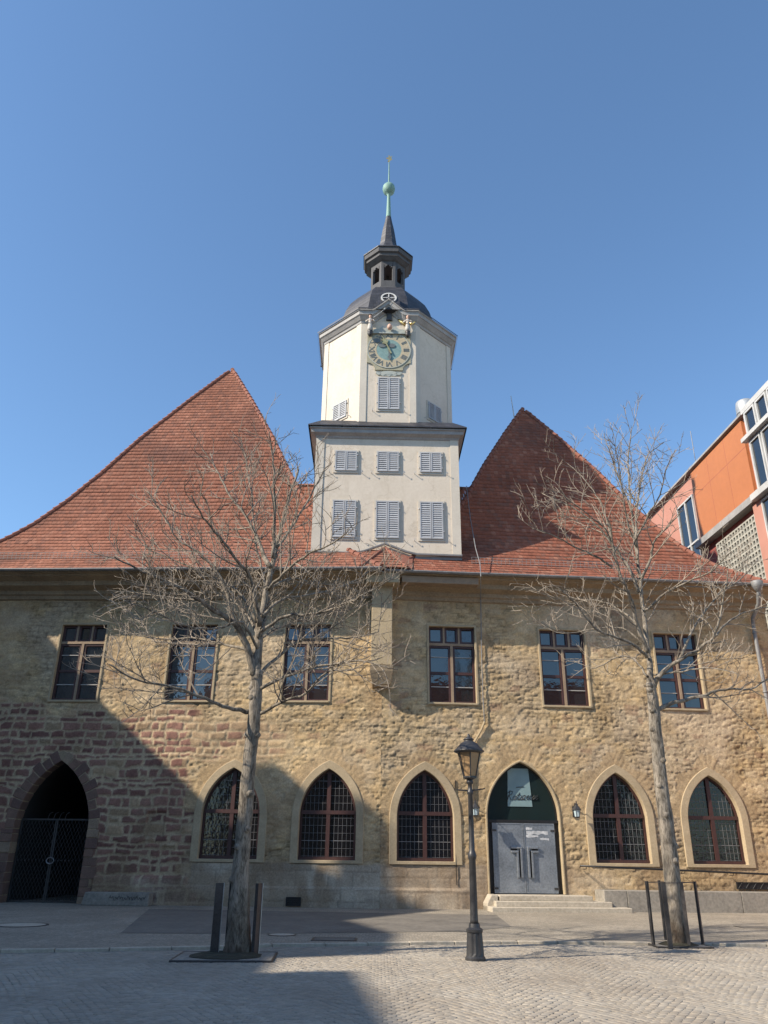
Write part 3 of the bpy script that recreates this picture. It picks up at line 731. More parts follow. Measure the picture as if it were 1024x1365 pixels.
b = MB(); b.prism([(0.62, 10.72), (3.45, 10.72), (3.45, 10.98), (0.62, 10.98)], F(1, 0.84), F(1, 0.2)); bevel(b.build('cornice_board', 'mullionstone', hall), 0.02, 2)
b = MB(); b.prism([(-0.62, 10.66), (0.60, 10.66), (0.60, 11.08), (-0.62, 11.08)], lambda s, z: (s, 27.08, z), lambda s, z: (s, 27.9, z)); bevel(b.build('bay_cornice', 'palestone', bay), 0.02, 2)

# ---- roofs -----------------------------------------------------------------
PU = [0, .07, .17, .25, .32, .41, .51, .64, .82, 1.0]; PZ = [0, .036, .087, .145, .205, .30, .42, .59, .80, 1.0]
def zprof(u, rise):      # flared (sprocketed) profile, u 0..1 in plan
    return rise*float(np.interp(u, PU, PZ))
ROOF = {-1: dict(c=-8.7, hw=8.9, dmax=8.8, rise=25.67-EZ, wl=8.75, wr=8.7), 1: dict(c=7.58, hw=7.6, dmax=7.33, rise=22.75-EZ, wl=7.58, wr=6.95)}
def roof_pt(sd, s, d, z): return W(sd, s, OV[sd]-d, z)
def make_roof(sd):
    P = ROOF[sd]; rs = np.random.RandomState(5+sd)
    # course positions along the slope
    us = np.linspace(0, 1, 2001); ds = us*P['dmax']; zs = np.array([zprof(u, P['rise']) for u in us])
    L = np.concatenate([[0], np.cumsum(np.hypot(np.diff(ds), np.diff(zs)))])
    n = int(L[-1]/0.25); lk = np.linspace(0, L[-1], n+1)
    dk = np.interp(lk, L, ds); zk = np.interp(lk, L, zs)
    V = []; Q = []; C = []
    tw = 0.175
    for i in range(n):
        d0, d1, z0, z1 = dk[i], dk[i+1], zk[i]+EZ, zk[i+1]+EZ
        u0 = d0/P['dmax']; um = (d0+d1)/2/P['dmax']
        sl = P['c']-P['wl']*(1-um); sr = P['c']+P['wr']*(1-um)
        if sd > 0 and z0 < 16.4: sl = min(sl, 0.0)
        if sd < 0 and z0 < 16.4: sr = max(sr, 0.0)
        tx, tz = (d1-d0), (z1-z0); ll = sqrt(tx*tx+tz*tz); nx, nz_ = -tz/ll, tx/ll   # normal in (d,z)
        m = max(1, int((sr-sl)/tw)); off = (i % 2)*0.5
        e = np.clip(sl+(np.arange(m+2)-off)*tw, sl, sr)
        wav = 0.018*(fbm(e*0.35, np.full(len(e), i*0.21), 3)-.5)*2
        for j in range(len(e)-1):
            a, c2 = e[j], e[j+1]
            if c2-a < 0.01: continue
            lift = 0.021+rs.uniform(-0.007, 0.010); ex = rs.uniform(-0.012, 0.012)
            sk = rs.uniform(-0.006, 0.006)
            g = 0.004
            bq = len(V)
            for (s_, t_, hh, wv) in ((a+g, -0.02+ex+sk, lift, wav[j]), (c2-g, -0.02+ex-sk, lift, wav[j+1]), (c2-g, 1.0, 0.004, wav[j+1]), (a+g, 1.0, 0.004, wav[j]), (a+g, -0.02+ex+sk, 0.002, wav[j]), (c2-g, -0.02+ex-sk, 0.002, wav[j+1])):
                V.append(roof_pt(sd, s_, d0+tx*t_+nx*(hh+wv), z0+tz*t_+nz_*(hh+wv)))
            Q.append((bq, bq+1, bq+2, bq+3)); Q.append((bq+4, bq+5, bq+1, bq))
            r = rs.rand(); patch = float(vn(a*0.5, i*0.16, 9))
            base = np.array([0.31, 0.132, 0.088]) if sd < 0 else np.array([0.285, 0.108, 0.07])  # right roof tiles darker and redder, shade put into their colour
            if r < 0.16: base = np.array([0.25, 0.115, 0.083])
            elif r > 0.86: base = np.array([0.34, 0.155, 0.106])
            base = base*(0.90+0.20*rs.rand())
            dk_ = float(np.clip((patch-0.66)*5, 0, 1))
            base = base*(1-0.42*dk_)+np.array([0.10, 0.06, 0.055])*0.42*dk_
            C += [base]*6
    o = np_mesh('roof', np.array(V), np.array(Q), np.array(C), 'tile', hall)
    # underlay plus the three hidden slopes
    b = MB(); N = 24
    back = 22.0
    for i in range(N):
        ua, ub = i/N, (i+1)/N
        da, db = ua*P['dmax'], ub*P['dmax']; za, zb = zprof(ua, P['rise'])+EZ-0.06, zprof(ub, P['rise'])+EZ-0.06
        la, lb = P['c']-P['wl']*(1-ua), P['c']-P['wl']*(1-ub); ra, rb = P['c']+P['wr']*(1-ua), P['c']+P['wr']*(1-ub)
        b.quad(roof_pt(sd, la, da+.05, za), roof_pt(sd, ra, da+.05, za), roof_pt(sd, rb, db+.05, zb), roof_pt(sd, lb, db+.05, zb))
        b.quad(roof_pt(sd, la, back, za), roof_pt(sd, la, da, za), roof_pt(sd, lb, db, zb), roof_pt(sd, lb, back, zb))
        b.quad(roof_pt(sd, ra, da, za), roof_pt(sd, ra, back, za), roof_pt(sd, rb, back, zb), roof_pt(sd, rb, db, zb))
    b.build('rear_slope', 'tileplain', o)
    # hip tiles
    hb = MB(); rg = random.Random(sd)
    for sgn, wd in ((-1, P['wl']), (1, P['wr'])):
        pts = []
        for i in range(401):
            u = i/400; pts.append(Vector(roof_pt(sd, P['c']+sgn*wd*(1-u), u*P['dmax'], zprof(u, P['rise'])+EZ+0.01)))
        acc = 0; last = pts[0]; q = [pts[0]]
        for p_ in pts[1:]:
            acc += (p_-last).length; last = p_
            if acc > 0.34: q.append(p_); acc = 0
        for a_, c2 in zip(q, q[1:]):
            dirn = (c2-a_)
            hb.tube([a_-dirn*0.06+Vector((0, 0, 0.01)), a_+dirn*0.5, c2+dirn*0.02], [0.115+rg.uniform(-.006, .008), 0.10, 0.088], 8)
    apex = roof_pt(sd, P['c'], P['dmax'], P['rise']+EZ)
    hb.tube([apex, roof_pt(sd, P['c'], back, P['rise']+EZ)], 0.11, 8)
    hb.build('ridge_tiles', 'tileplain', o)
    # snow guard fence
    sg_ = MB()
    dz = 0.75; u = dz/P['dmax']; z_ = EZ+zprof(u, P['rise'])
    s0, s1 = (P['c']-P['wl']*(1-u)+0.6, -3.25) if sd < 0 else (3.35, P['c']+P['wr']*(1-u)-0.6)
    for zz_ in (0.06, 0.17, 0.28): sg_.tube([roof_pt(sd, s0, dz, z_+zz_), roof_pt(sd, s1, dz, z_+zz_)], 0.009, 4)
    k = int((s1-s0)/0.16)
    for i in range(k+1):
        s_ = s0+(s1-s0)*i/k; sg_.tube([roof_pt(sd, s_, dz, z_+0.0), roof_pt(sd, s_, dz, z_+0.29)], 0.007, 4)
    sg_.build('snow_guard', 'zinc', o)
    # gutter
    gb = MB()
    s0, s1 = (P['c']-P['wl']-0.1, 0.0) if sd < 0 else (0.0, P['c']+P['wr']+0.1)
    NG = 8; prof_ = [(cos(pi+pi*i/NG)*0.085, sin(pi+pi*i/NG)*0.085) for i in range(NG+1)]
    vs = []; M_ = 50
    for i in range(M_+1):
        s_ = s0+(s1-s0)*i/M_
        for (n, z) in prof_: vs.append(W(sd, s_, OV[sd]+0.04-n, EZ-0.02+z+0.012*(vn(s_*.4, 3)-.5)))
        for (n, z) in prof_[::-1]: vs.append(W(sd, s_, OV[sd]+0.04-n*.9, EZ-0.02+z*.9+0.012*(vn(s_*.4, 3)-.5)))
    K = 2*(NG+1)
    gb.add(vs, [(i*K+k_, (i+1)*K+k_, (i+1)*K+(k_+1) % K, i*K+(k_+1) % K) for i in range(M_) for k_ in range(K)])
    gb.build('gutter', 'zinc', o, smooth=True)
    return o
roofL = make_roof(-1); roofR = make_roof(1)
# link roof behind the tower
b = MB()
b.add([(-4.2, 30.9, 16.34), (3.45, 30.9, 16.34), (3.45, 40, 16.6), (-4.2, 40, 16.6)], [(0, 1, 2, 3)])
b.build('valley_roof', 'zinc', roofR)
# little tiled hip over the bay, running up against the tower
rs = np.random.RandomState(3); V = []; Q = []; C = []
AP = Vector((0.06, 28.16, 12.40)); EL = Vector((-0.80, 26.84, 11.17)); ER = Vector((0.86, 26.94, 11.17))
nrm_ = (ER-EL).cross(AP-EL).normalized(); nrm_ = nrm_ if nrm_.z > 0 else -nrm_
for i in range(8):
    t0, t1 = i/8, (i+1)/8
    a0, b0 = EL.lerp(AP, t0), ER.lerp(AP, t0); a1, b1 = EL.lerp(AP, t1), ER.lerp(AP, t1)
    m = max(1, int((b0-a0).length/0.18))
    for j in range(m):
        l = 0.026+rs.uniform(-.006, .008); bq = len(V)
        p0, p1 = a0.lerp(b0, j/m), a0.lerp(b0, (j+1)/m); q0, q1 = a1.lerp(b1, j/m), a1.lerp(b1, (j+1)/m)
        V += [p0+nrm_*l, p1+nrm_*l, q1+nrm_*.003, q0+nrm_*.003, p0, p1]
        Q += [(bq, bq+1, bq+2, bq+3), (bq+4, bq+5, bq+1, bq)]
        C += [np.array([0.34, 0.15, 0.10])*(0.8+0.4*rs.rand())]*6
bayroof = np_mesh('bay_roof', np.array([tuple(v) for v in V]), np.array(Q), np.array(C), 'tile', bay)
b = MB(); b.add([tuple(EL), tuple(AP), (-1.05, 28.16, 12.02), (-0.98, 26.86, 11.13), tuple(ER), (1.12, 28.16, 12.02), (1.04, 26.96, 11.13)], [(0, 1, 2, 3), (4, 6, 5, 1)]); b.build('side_slope', 'tileplain', bayroof)
b = MB()
for E_ in (EL, ER):
    for i in range(6): b.tube([E_.lerp(AP, i/6)+Vector((0, 0, .02)), E_.lerp(AP, (i+1)/6)+Vector((0, 0, .02))], [0.075, 0.06], 7)
b.build('ridge_tiles', 'tileplain', bayroof)
b = MB(); 
b.tube([(-3.0, 28.12, 12.20), (-1.15, 28.12, 12.16), (-0.75, 28.10, 12.24), (0.06, 28.08, 12.55), (0.85, 28.10, 12.24), (1.25, 28.12, 12.14), (3.0, 28.16, 12.12)], 0.055, 6); b.build('flashing', 'zinc', bay)
# lightning rod on right roof and cable
P = ROOF[1]
b = MB(); q = Vector(roof_pt(1, P['c']-0.62, P['dmax']-0.6, 21.7)); b.tube([q, q+Vector((0.0, 0.6, 1.8))], [0.03, 0.018], 6); b.build('lightning_rod', 'whitemetal', roofR)
b = MB()
pts = [at(622, 648, 31.0), at(627, 690, 29.6), at(634, 730, 28.0), at(640, 752, 27.1), at(641, 768, 26.7), at(641, 800, 28.19), at(642, 870, 28.21), at(644, 930, 28.21), at(646, 962, 28.21)]
b.tube(pts, 0.018, 5)
b.build('lightning_cable', 'zinc', roofR)
b = MB(); b.tube([at(646, 962, 28.20), at(642, 972, 28.19), at(632, 990, 28.18), at(628, 1010, 28.18), at(630, 1070, 28.2)], 0.04, 6); b.build('conduit', 'palestone', hall)
b = MB(); b.tube([at(607, 1040, 28.17), at(606, 1075, 28.19), at(607, 1110, 28.18), at(609, 1180, 28.15)], 0.014, 5); b.build('wall_cable', 'black', hall)
# downpipe at the right corner
b = MB()
b.tube([W(1, 13.9, 1.18, 11.0), W(1, 13.9, 1.18, 10.72), W(1, 13.98, 0.9, 10.35), W(1, 14.05, 0.22, 10.0), W(1, 14.05, 0.16, 9.7), W(1, 14.05, 0.16, 5.4), W(1, 14.05, 0.16, 0.0)], 0.075, 10)
b.lathe([(0.08, 10.72), (0.20, 10.95), (0.22, 11.12), (0.20, 11.14)], W(1, 13.9, 1.18, 0)[:2], 10)
for z in (9.4, 7.2, 5.0, 2.8): b.lathe([(0.09, z), (0.09, z+0.06)], W(1, 14.05, 0.16, 0)[:2], 10)
b.build('downpipe', 'zinc', hall, True)
# basement grilles
for (sd, s_, z, w2, h2) in ((-1, -2.75, 0.22, 0.24, 0.13),):
    b = MB(); b.ring([(s_-w2, z-h2), (s_+w2, z-h2), (s_+w2, z+h2), (s_-w2, z+h2)], [(s_-w2+.03, z-h2+.03), (s_+w2-.03, z-h2+.03), (s_+w2-.03, z+h2-.03), (s_-w2+.03, z+h2-.03)], F(sd, 0.11), F(sd, 0.03))
    for k in range(4): zz_ = z-h2+0.05+k*0.055; b.prism([(s_-w2+.02, zz_), (s_+w2-.02, zz_), (s_+w2-.02, zz_+.02), (s_-w2+.02, zz_+.02)], F(sd, 0.105), F(sd, 0.08))
    b.prism([(s_-w2+.01, z-h2+.01), (s_+w2-.01, z-h2+.01), (s_+w2-.01, z+h2-.01), (s_-w2+.01, z+h2-.01)], F(sd, 0.085), F(sd, 0.03))
    b.build('vent_grille', 'black', hall)

# ------------------------------------------------------------------ tower
TC = (0.05, 31.09); TR = 0.018; TK = 0.9625     # TK: drawn a little large, this is its real size
def T(x, y, z):
    return (TC[0]+TK*(x*cos(TR)-y*sin(TR)), TC[1]+TK*(x*sin(TR)+y*cos(TR)), 0.06+TK*z)
HB = 2.97
b = MB(); b.xf = T
b.box(-HB, HB, -3.0, 3.0, 11.3, 17.8)
tower = b.build('tower', 'white', hall)
b = MB(); b.xf = T
for sg in (-1, 1):
    b = MB(); b.xf = T
    b.box(sg*HB-(0.32 if sg > 0 else 0.03), sg*HB+(0.32 if sg < 0 else 0.03), -3.03, -2.65, 12.4, 17.78)
    b.build('corner_strip', 'whitetrim', tower)
b = MB(); b.xf = T
b.box(-HB-.04, HB+.04, -3.05, -2.9, 12.36, 12.50); b.build('base_flashing', 'zinc', tower)
def sqring(prof, mb, hx, hy):
    vs = []
    for o_, z in prof: vs += [(-hx-o_, -hy-o_, z), (hx+o_, -hy-o_, z), (hx+o_, hy+o_, z), (-hx-o_, hy+o_, z)]
    mb.add(vs, [(i*4+k, i*4+(k+1) % 4, (i+1)*4+(k+1) % 4, (i+1)*4+k) for i in range(len(prof)-1) for k in range(4)])
b = MB(); b.xf = T; sqring([(0.0, 17.74), (0.04, 17.76), (0.08, 17.84), (0.18, 17.90), (0.24, 17.93), (0.25, 18.07), (0.31, 18.10), (0.31, 18.16), (0.0, 18.20)], b, HB, 3.0)
b.build('tower_cornice', 'greytrim', tower)
b = MB(); b.xf = T; sqring([(0.38, 18.17), (0.38, 18.22), (-0.15, 18.72), (-0.3, 18.78), (-1.0, 18.8)], b, HB, 3.0); b.build('skirt_roof', 'slate', tower)
OA = 2.95; OR_ = OA/cos(pi/8)
PH = pi/8
b = MB(); b.xf = T; b.lathe([(OR_, 18.4), (OR_, 24.2)], (0, 0), 8, PH)
b.prism([(-1.0, 23.9), (1.0, 23.9), (0.75, 24.12), (0, 24.78), (-0.75, 24.12)], lambda s, z: (s, -OA-0.005, z), lambda s, z: (s, -OA+0.6, z))
drum = b.build('tower_drum', 'white', hall)
b = MB(); b.xf = T
for k in range(8):
    a0 = PH+k*pi/4
    for sgn in (-1, 1):
        c0 = Vector((OR_*cos(a0), OR_*sin(a0), 0)); c1 = Vector((OR_*cos(a0+sgn*pi/4), OR_*sin(a0+sgn*pi/4), 0))
        d = (c1-c0).normalized(); nrm = Vector((cos(a0+sgn*pi/8), sin(a0+sgn*pi/8), 0))
        a_, b_ = c0+nrm*0.03+d*(-0.012), c0+d*0.28+nrm*0.03
        e_, f_ = c0-nrm*0.01, c0+d*0.28-nrm*0.01
        b.add([(a_.x, a_.y, 18.62), (b_.x, b_.y, 18.62), (b_.x, b_.y, 23.95), (a_.x, a_.y, 23.95), (e_.x, e_.y, 18.62), (f_.x, f_.y, 18.62), (f_.x, f_.y, 23.95), (e_.x, e_.y, 23.95)],
              [(0, 1, 2, 3), (1, 5, 6, 2), (4, 0, 3, 7), (3, 2, 6, 7), (0, 4, 5, 1)])
        b.build('corner_strip', 'whitetrim', drum); b = MB(); b.xf = T
def oct_path(o_, dz):    # octagon outline at offset o_, with the little gable in the front side
    r = (OA+o_)/cos(pi/8); pts = []
    for k in range(8):
        a = PH+k*pi/4; pts.append((r*cos(a), r*sin(a), dz))
        if k == 5-0:      # corner before the front side (front is -y)
            pass
    # locate front side: corners with y most negative
    out = []
    for k in range(8):
        out.append(pts[k]); nx = pts[(k+1) % 8]
        if pts[k][1] < -r*0.8 and nx[1] < -r*0.8:
            y = pts[k][1]
            out += [(-0.74, y, dz), (-0.64, y, dz+0.05), (0.0, y, dz+0.62), (0.64, y, dz+0.05), (0.74, y, dz)]
    return out
prof = [(0.0, 23.72), (0.05, 23.75), (0.07, 23.84), (0.12, 23.88), (0.24, 24.04), (0.28, 24.06), (0.29, 24.22), (0.34, 24.25), (0.34, 24.31)]
rings = [oct_path(o_, z) for o_, z in prof]; K = len(rings[0])
b = MB(); b.xf = T; b.add([p for r in rings for p in r], [(i*K+k, i*K+(k+1) % K, (i+1)*K+(k+1) % K, (i+1)*K+k) for i in range(len(prof)-1) for k in range(K)])
b.build('drum_cornice', 'greytrim', drum)
b = MB(); b.xf = T
rr = oct_path(0.39, 24.30); r2 = oct_path(0.39, 24.36); r3 = oct_path(-0.5, 24.9)
r3 = [(x, y, 24.78 if z < 24.95 else z-0.0) for x, y, z in r3]
b.add(rr+r2, [(k, (k+1) % K, K+(k+1) % K, K+k) for k in range(K)])
b.lathe([(OR_+0.36, 24.33), (2.95, 24.58), (2.52, 25.05), (2.36, 25.6), (2.22, 26.1), (1.98, 26.6), (1.62, 27.05), (1.10, 27.44), (0.9, 27.56)], (0, 0), 8, PH)
# gable roof running back into the dome
b.prism([(-0.86, 24.30), (0.86, 24.30), (0.80, 24.36), (0, 24.98), (-0.80, 24.36)], lambda s, z: (s, -OA-0.18, z), lambda s, z: (s, -1.6, z))
dome = b.build('dome', 'slate', hall)
# roundel dormer
b = MB(); b.xf = T
b.prism([(-0.52, 24.7), (0.52, 24.7), (0.5, 25.62), (0.36, 25.85), (0.0, 25.95), (-0.36, 25.85), (-0.5, 25.62)], lambda s, z: (s, -2.72+0.32*(z-25.4), z), lambda s, z: (s, -1.2, z)); dm = b.build('roundel_dormer', 'slate', dome)
b = MB(); b.xf = T
def circ(r, n=24, c=(0, 25.40)): return [(c[0]+r*cos(2*pi*i/n), c[1]+r*sin(2*pi*i/n)) for i in range(n)]
RD = lambda o_: (lambda s, z: (s, -2.72-o_+0.32*(z-25.4), z))
b.ring(circ(0.37), circ(0.30), RD(0.05), RD(-0.02))
b.prism([(-0.02, 25.11), (0.02, 25.11), (0.02, 25.69), (-0.02, 25.69)], RD(0.045), RD(0.0)); b.prism([(-0.29, 25.38), (0.29, 25.38), (0.29, 25.42), (-0.29, 25.42)], RD(0.042), RD(0.0))
b.build('roundel', 'whitemetal', dome)
# lantern
b = MB(); b.xf = T
ra = 0.86/cos(pi/8)
b.lathe([(ra*1.12, 27.43), (ra*1.1, 27.56), (ra, 27.58), (ra, 28.00)], (0, 0), 8, PH)
b.lathe([(ra, 29.00), (ra, 29.43)], (0, 0), 8, PH)
for k in range(8):
    a0 = PH+k*pi/4
    c0 = Vector((ra*cos(a0), ra*sin(a0), 0)); vs = []
    for sgn in (-1, 1):
        c1 = Vector((ra*cos(a0+sgn*pi/4), ra*sin(a0+sgn*pi/4), 0)); d = (c1-c0).normalized()
        vs.append(c0+d*0.13); vs.append((c0+d*0.13)*0.86)
    for z in (28.00, 29.00): pass
    q = [vs[0], c0, vs[2], vs[3], vs[1]]
    V8 = [(p.x, p.y, 28.00) for p in q]+[(p.x, p.y, 29.00) for p in q]
    b.add(V8, [(i, (i+1) % 5, 5+(i+1) % 5, 5+i) for i in range(5)])
    # segmental heads of the openings
    c1 = Vector((ra*cos(a0+pi/4), ra*sin(a0+pi/4), 0)); d = (c1-c0); L = d.length; d.normalize()
    for (u0, u1, dz) in ((0.16, 0.22, 0.16), (0.22, 0.3, 0.08), (L-0.3, L-0.22, 0.08), (L-0.22, L-0.16, 0.16)):
        p0, p1 = c0+d*u0, c0+d*u1; i0, i1 = p0*0.88, p1*0.88
        b.add([(p0.x, p0.y, 29.00-dz), (p1.x, p1.y, 29.00-dz), (p1.x, p1.y, 29.00), (p0.x, p0.y, 29.00), (i0.x, i0.y, 29.00-dz), (i1.x, i1.y, 29.00-dz), (i1.x, i1.y, 29.00), (i0.x, i0.y, 29.00)],
              [(0, 1, 2, 3), (0, 4, 5, 1), (4, 7, 6, 5), (0, 3, 7, 4), (1, 5, 6, 2)])
lan = b.build('tower_lantern', 'lanternwood', hall)
b = MB(); b.xf = T; b.lathe([(0.36, 28.08), (0.34, 28.18), (0.26, 28.33), (0.2, 28.58), (0.1, 28.68), (0.05, 28.98)], (0, 0), 14); b.build('bell', 'steel', lan, True)
b = MB(); b.xf = T; b.lathe([(ra, 29.20), (ra+0.08, 29.24), (1.16, 29.36), (1.2, 29.38), (1.2, 29.53), (1.30, 29.58), (1.33, 29.80), (1.33, 29.84)], (0, 0), 8, PH); b.build('lantern_cornice', 'lanternwood', lan)
b = MB(); b.xf = T; b.lathe([(1.37, 29.82), (1.37, 29.88), (0.86, 30.30), (0.60, 30.58), (0.47, 30.93), (0.33, 31.95), (0.20, 32.6), (0.13, 33.05)], (0, 0), 8, PH); sp = b.build('spire', 'slate', hall)
b = MB(); b.xf = T; b.lathe([(0.14, 32.85), (0.14, 33.0), (0.125, 33.2), (0.085, 34.4), (0.10, 34.5), (0.12, 34.58), (0.2, 34.63), (0.3, 34.75), (0.345, 34.95), (0.32, 35.13), (0.22, 35.27), (0.1, 35.34), (0.05, 35.4)], (0, 0), 18); b.build('copper_ball', 'copper', sp, True)
b = MB(); b.xf = T; b.tube([(0, 0, 35.3), (0, 0, 37.0)], [0.045, 0.025], 8); b.build('finial_rod', 'copper', sp)
b = MB(); b.xf = T; Z = 37.2
b.prism([(-0.16, Z+0.06), (-0.02, Z-0.02), (-0.08, Z-0.2), (0.02, Z-0.24), (0.08, Z-0.08), (0.16, Z-0.02), (0.10, Z+0.06), (0.17, Z+0.22), (0.06, Z+0.14), (0.02, Z+0.26), (-0.04, Z+0.24), (-0.03, Z+0.12)], lambda s, z: (s, -0.025, z), lambda s, z: (s, 0.025, z))
b.build('weather_vane', 'gold', sp)
# shutters
def leaf(x0, x1, z0, z1, fr, name='shutter'):
    b = MB(); b.cur = 0
    w_ = 0.05; fn0 = lambda s, z: fr(s, 0.085, z); fn1 = lambda s, z: fr(s, 0.045, z)
    b.ring([(x0, z0), (x1, z0), (x1, z1), (x0, z1)], [(x0+w_, z0+w_), (x1-w_, z0+w_), (x1-w_, z1-w_), (x0+w_, z1-w_)], fn0, fn1)
    n = max(5, int((z1-z0)/0.10))
    for i in range(n):
        za = z0+w_+(z1-z0-2*w_)*i/n; hgt = (z1-z0-2*w_)/n
        b.add([fr(x0+w_, 0.082, za), fr(x1-w_, 0.082, za), fr(x1-w_, 0.05, za+hgt*0.95), fr(x0+w_, 0.05, za+hgt*0.95), fr(x0+w_, 0.074, za-0.006), fr(x1-w_, 0.074, za-0.006)], [(0, 1, 2, 3), (4, 5, 1, 0)])
    b.add([fr(x0+w_, 0.046, z0+w_), fr(x1-w_, 0.046, z0+w_), fr(x1-w_, 0.046, z1-w_), fr(x0+w_, 0.046, z1-w_)], [(0, 1, 2, 3)])
    for zz_ in (z0+0.15*(z1-z0), z1-0.15*(z1-z0)):
        for xx in (x0, x1):
            pass
    return b.build(name, 'shutter', tower if fr is frT else drum)
frT = lambda s, n, z: T(s, -3.0-n, z)
def shutter_pair(cx_, hw, z0, z1, fr, par):
    leaf(cx_-hw, cx_-0.008, z0, z1, fr); leaf(cx_+0.008, cx_+hw, z0, z1, fr)
    b = MB(); b.ring([(cx_-hw-.07, z0-.09), (cx_+hw+.07, z0-.09), (cx_+hw+.07, z1+.07), (cx_-hw-.07, z1+.07)], [(cx_-hw+.02, z0+.02), (cx_+hw-.02, z0+.02), (cx_+hw-.02, z1-.02), (cx_-hw+.02, z1-.02)], lambda s, z: fr(s, 0.04, z), lambda s, z: fr(s, -0.02, z))
    b.build('window_surround', 'whitetrim', par)
    for sg in (-1, 1):
        for zz_ in (z0+.2*(z1-z0), z1-.2*(z1-z0)):
            b = MB(); b.tube([fr(cx_+sg*(hw+.01), .06, zz_), fr(cx_+sg*(hw+.05), .09, zz_)], .022, 6); b.build('hinge', 'shutter', par)
        b = MB(); b.tube([fr(cx_+sg*(hw+.22), .0, z0-.08), fr(cx_+sg*(hw+.22), .14, z0-.08), fr(cx_+sg*(hw+.22), .14, z0-.02)], .012, 5); b.build('shutter_catch', 'shutter', par)
for cx_ in (-1.72, 0.03, 1.82):
    shutter_pair(cx_, 0.47, 13.24, 14.86, frT, tower); shutter_pair(cx_, 0.45, 16.22, 17.14, frT, tower)
frD = lambda s, n, z: T(s, -OA-n, z)
shutter_pair(0.03, 0.47, 19.24, 20.84, frD, drum)
for sg in (-1, 1):
    def frS(s, n, z, sg=sg):
        a = -pi/2+sg*pi/4; nx, ny = cos(a), sin(a); tx, ty = -ny, nx
        return T(nx*(OA+n)+tx*s, ny*(OA+n)+ty*s, z)
    shutter_pair(sg*-0.02, 0.42, 19.2, 20.02, frS, drum)

# clock ---------------------------------------------------------------
CX, CZ = 0.03, 22.30
b = MB(); b.xf = T
out = [(-0.97, 23.16), (-0.97, 21.62)]
out += [(-0.97+0.36*sin(q), 21.62-0.36*(1-cos(q))-0.0) for q in (0.4, 0.8, 1.2, 1.57)][:3]+[(-0.62, 21.24), (0.62, 21.24)]
out += [(-x, z) for x, z in out[2:5]][::-1]+[(0.97, 21.62), (0.97, 23.16)]
b.prism([(CX+x, z) for x, z in out], lambda s, z: (s, -OA-0.06, z), lambda s, z: (s, -OA+0.01, z))
clock = b.build('clock', 'olivedial', hall)
def ell(rx, rz, n=40): return [(CX+rx*cos(2*pi*i/n), CZ+rz*sin(2*pi*i/n)) for i in range(n)]
b = MB(); b.xf = T; b.ring(ell(0.95, 0.95), ell(0.56, 0.56), lambda s, z: (s, -OA-0.075, z), lambda s, z: (s, -OA-0.05, z)); b.build('hour_ring', 'tandial', clock)
b = MB(); b.xf = T; b.ring(ell(0.975, 0.975), ell(0.935, 0.935), lambda s, z: (s, -OA-0.085, z), lambda s, z: (s, -OA-0.05, z)); b.build('dial_rim', 'greydial', clock)
b = MB(); b.xf = T; b.prism(ell(0.58, 0.58), lambda s, z: (s, -OA-0.071, z), lambda s, z: (s, -OA-0.05, z)); b.build('dial', 'tealdial', clock)
b = MB(); b.xf = T
for k, rn in enumerate(['XII', 'I', 'II', 'III', 'IIII', 'V', 'VI', 'VII', 'VIII', 'IX', 'X', 'XI']):
    vs, fs = text_mesh(rn, 0.36, 0, 0.004, 0.78)
    a = -k*pi/6; sx_ = min(1.0, 0.30/max(0.01, max(v[0] for v in vs)-min(v[0] for v in vs)))
    P_ = []
    for (x, y, z) in vs:
        x *= sx_*1.15; y += 0.755
        P_.append((CX+x*cos(a)-y*sin(a), -OA-0.082-z, CZ+x*sin(a)+y*cos(a)))
    b.add(P_, fs)
b.build('numerals', 'numeral', clock)
def hand(poly, ang, n0, mat, name):
    b = MB(); b.xf = T
    P_ = [(CX+x*cos(ang)-y*sin(ang), CZ+x*sin(ang)+y*cos(ang)) for x, y in poly]
    b.prism(P_, lambda s, z: (s, -OA-n0-0.02, z), lambda s, z: (s, -OA-n0, z)); return b.build(name, mat, clock)
hand([(-0.03, -0.1), (0.03, -0.1), (0.035, 0.35), (0.09, 0.36), (0.0, 0.60), (-0.09, 0.36), (-0.035, 0.35)], pi+0.07, 0.10, 'numeral', 'hand')
hand([(-0.03, -0.25), (0.03, -0.25), (0.03, 0.3), (0.16, 0.42), (0.07, 0.46), (0.12, 0.62), (0.03, 0.56), (0.0, 0.82), (-0.03, 0.56), (-0.12, 0.62), (-0.07, 0.46), (-0.16, 0.42), (-0.03, 0.3)], 0.42, 0.125, 'gold', 'hand')
for (dx, dz, r) in ((-0.30, 0.24, 0.17), (0.13, 0.22, 0.14), (-0.55, 0.47, 0.15)):
    b = MB(); b.xf = T; b.prism([(CX+dx+r*cos(2*pi*i/14)*1.1, CZ+dz+r*0.8*sin(2*pi*i/14)) for i in range(14)], lambda s, z: (s, -OA-0.10, z), lambda s, z: (s, -OA-0.07, z)); b.build('painted_ball', 'numeral', clock)
